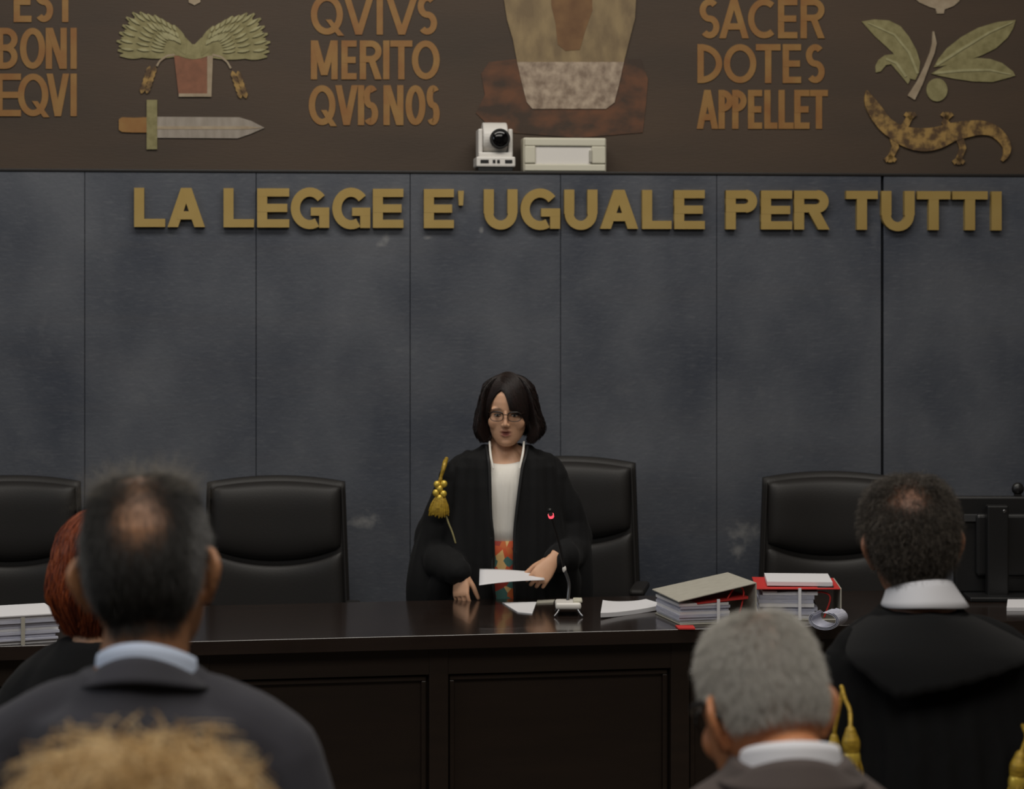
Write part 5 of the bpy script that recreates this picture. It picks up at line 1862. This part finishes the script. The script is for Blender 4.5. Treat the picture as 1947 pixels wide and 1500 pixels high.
mb.tube([J(836, 1000, 0.02), J(822, 1060, 0.01), J(814, 1110, 0.0), J(812, 1160, 0.0)], [0.068, 0.078, 0.080, 0.076], n=20, sub=4)
mb.tube([J(862, 1080, -0.12), J(846, 1112, -0.08), J(842, 1136, -0.065)], [0.050, 0.055, 0.050], n=16)
mb.tube([J(1084, 1000, 0.02), J(1090, 1060, 0.01), J(1090, 1110, 0.0), J(1088, 1160, 0.0)], [0.066, 0.078, 0.076, 0.070], n=20, sub=4)
mb.tube([J(1068, 1068, -0.12), J(1076, 1100, -0.08), J(1078, 1130, -0.06)], [0.048, 0.054, 0.050], n=16)
link('robe', cloth(mb, 0.0055, 0.0058, 91, smooth=3, scale=22, stretch=(1, 0.7, 0.25)), M_ROBE, jud)
for edge in (3, 4):
    pts = []
    for row in tab[:10]:
        py, ry = row[0], row[5]
        xl, xr = J(row[1], py)[0], J(row[2], py)[0]
        gx = J(row[edge], py)[0]
        cx, rx = (xl + xr) / 2, (xr - xl) / 2
        pts.append((gx, 0.012 - ry * math.sqrt(max(0.02, 1 - ((gx - cx) / rx) ** 2)) - 0.001, z_(py)))
    obj('facing', MB().tube(pts, 0.006, n=10, sub=3, flat=0.8), M_FACING, jud, smooth=True)

# gold shoulder cord with tassel on her right shoulder
yy = -0.085
co = obj('shoulder_cord', MB().tube([J(849, 872, -0.03), J(846, 880, -0.07), J(843, 892, -0.085), J(839, 905, yy), J(837, 914, yy)], [0.007, 0.009, 0.008, 0.006, 0.008], n=12), M_CORD, jud, smooth=True)
kn = MB()
for px, py in ((831, 921), (844, 920), (829, 937), (843, 939), (836, 929), (836, 947)):
    kn.ell(J(px, py, yy - 0.008), (0.0125, 0.011, 0.0135))
obj('knot', kn, M_CORDHI, co, smooth=True)
fb = MB()
r_ = np.random.default_rng(9)
for k in range(60):
    u_ = r_.uniform(-1, 1)
    p0 = J(837 + 9 * u_, 944 + r_.uniform(0, 6), yy - 0.012 * (1 - u_ * u_) - 0.003)
    p1 = J(834.5 + 19 * u_, 982 + r_.uniform(-7, 4) - 6 * abs(u_), yy - 0.016 * (1 - u_ * u_) - 0.004)
    fb.tube([p0, p0 * 0.5 + p1 * 0.5 + np.array([0.004 * u_, -0.004, 0]), p1], 0.0028, n=6, sub=2)
obj('fringe', fb, M_CORD, co, smooth=True)
obj('loose_cord', MB().tube([J(847, 976, yy), J(853, 995, yy - 0.005), J(860, 1012, yy - 0.010), J(866, 1032, yy - 0.015)], 0.0034, n=8), M_OLIVE, co, smooth=True)

# the paper in her hand
c3 = [at(911, 1113, 7.80), at(912, 1082, 8.0), at(1030, 1090, 7.985), at(1036, 1103, 7.90)]
n = 10
top, bot = [], []
c = np.mean(c3, 0)
for i in range(n + 1):
    for j in range(n + 1):
        a_, b_ = i / n, j / n
        q = (c3[0] * (1 - a_) + c3[3] * a_) * (1 - b_) + (c3[1] * (1 - a_) + c3[2] * a_) * b_ - c
        q = q + np.array([0, 0, 0.004 * math.sin(math.pi * a_)])
        top.append(q + np.array([0, 0, 0.0012]))
        bot.append(q)
k = (n + 1) ** 2
Fc = []
for i in range(n):
    for j in range(n):
        a_ = i * (n + 1) + j
        Fc += [(a_, a_ + n + 1, a_ + n + 2, a_ + 1), (k + a_, k + a_ + 1, k + a_ + n + 2, k + a_ + n + 1)]
rim = [j for j in range(n + 1)] + [i * (n + 1) + n for i in range(1, n + 1)] + [n * (n + 1) + j for j in range(n - 1, -1, -1)] + [i * (n + 1) for i in range(n - 1, 0, -1)]
for i in range(len(rim)):
    a_, c_ = rim[i], rim[(i + 1) % len(rim)]
    Fc.append((a_, c_, c_ + k, a_ + k))
o = obj('paper_sheet', MB().add(np.array(top + bot), Fc), M_PAPER, loc=tuple(c), smooth=True)
tag(o, 'white sheets of paper held by the robed woman', 'paper')
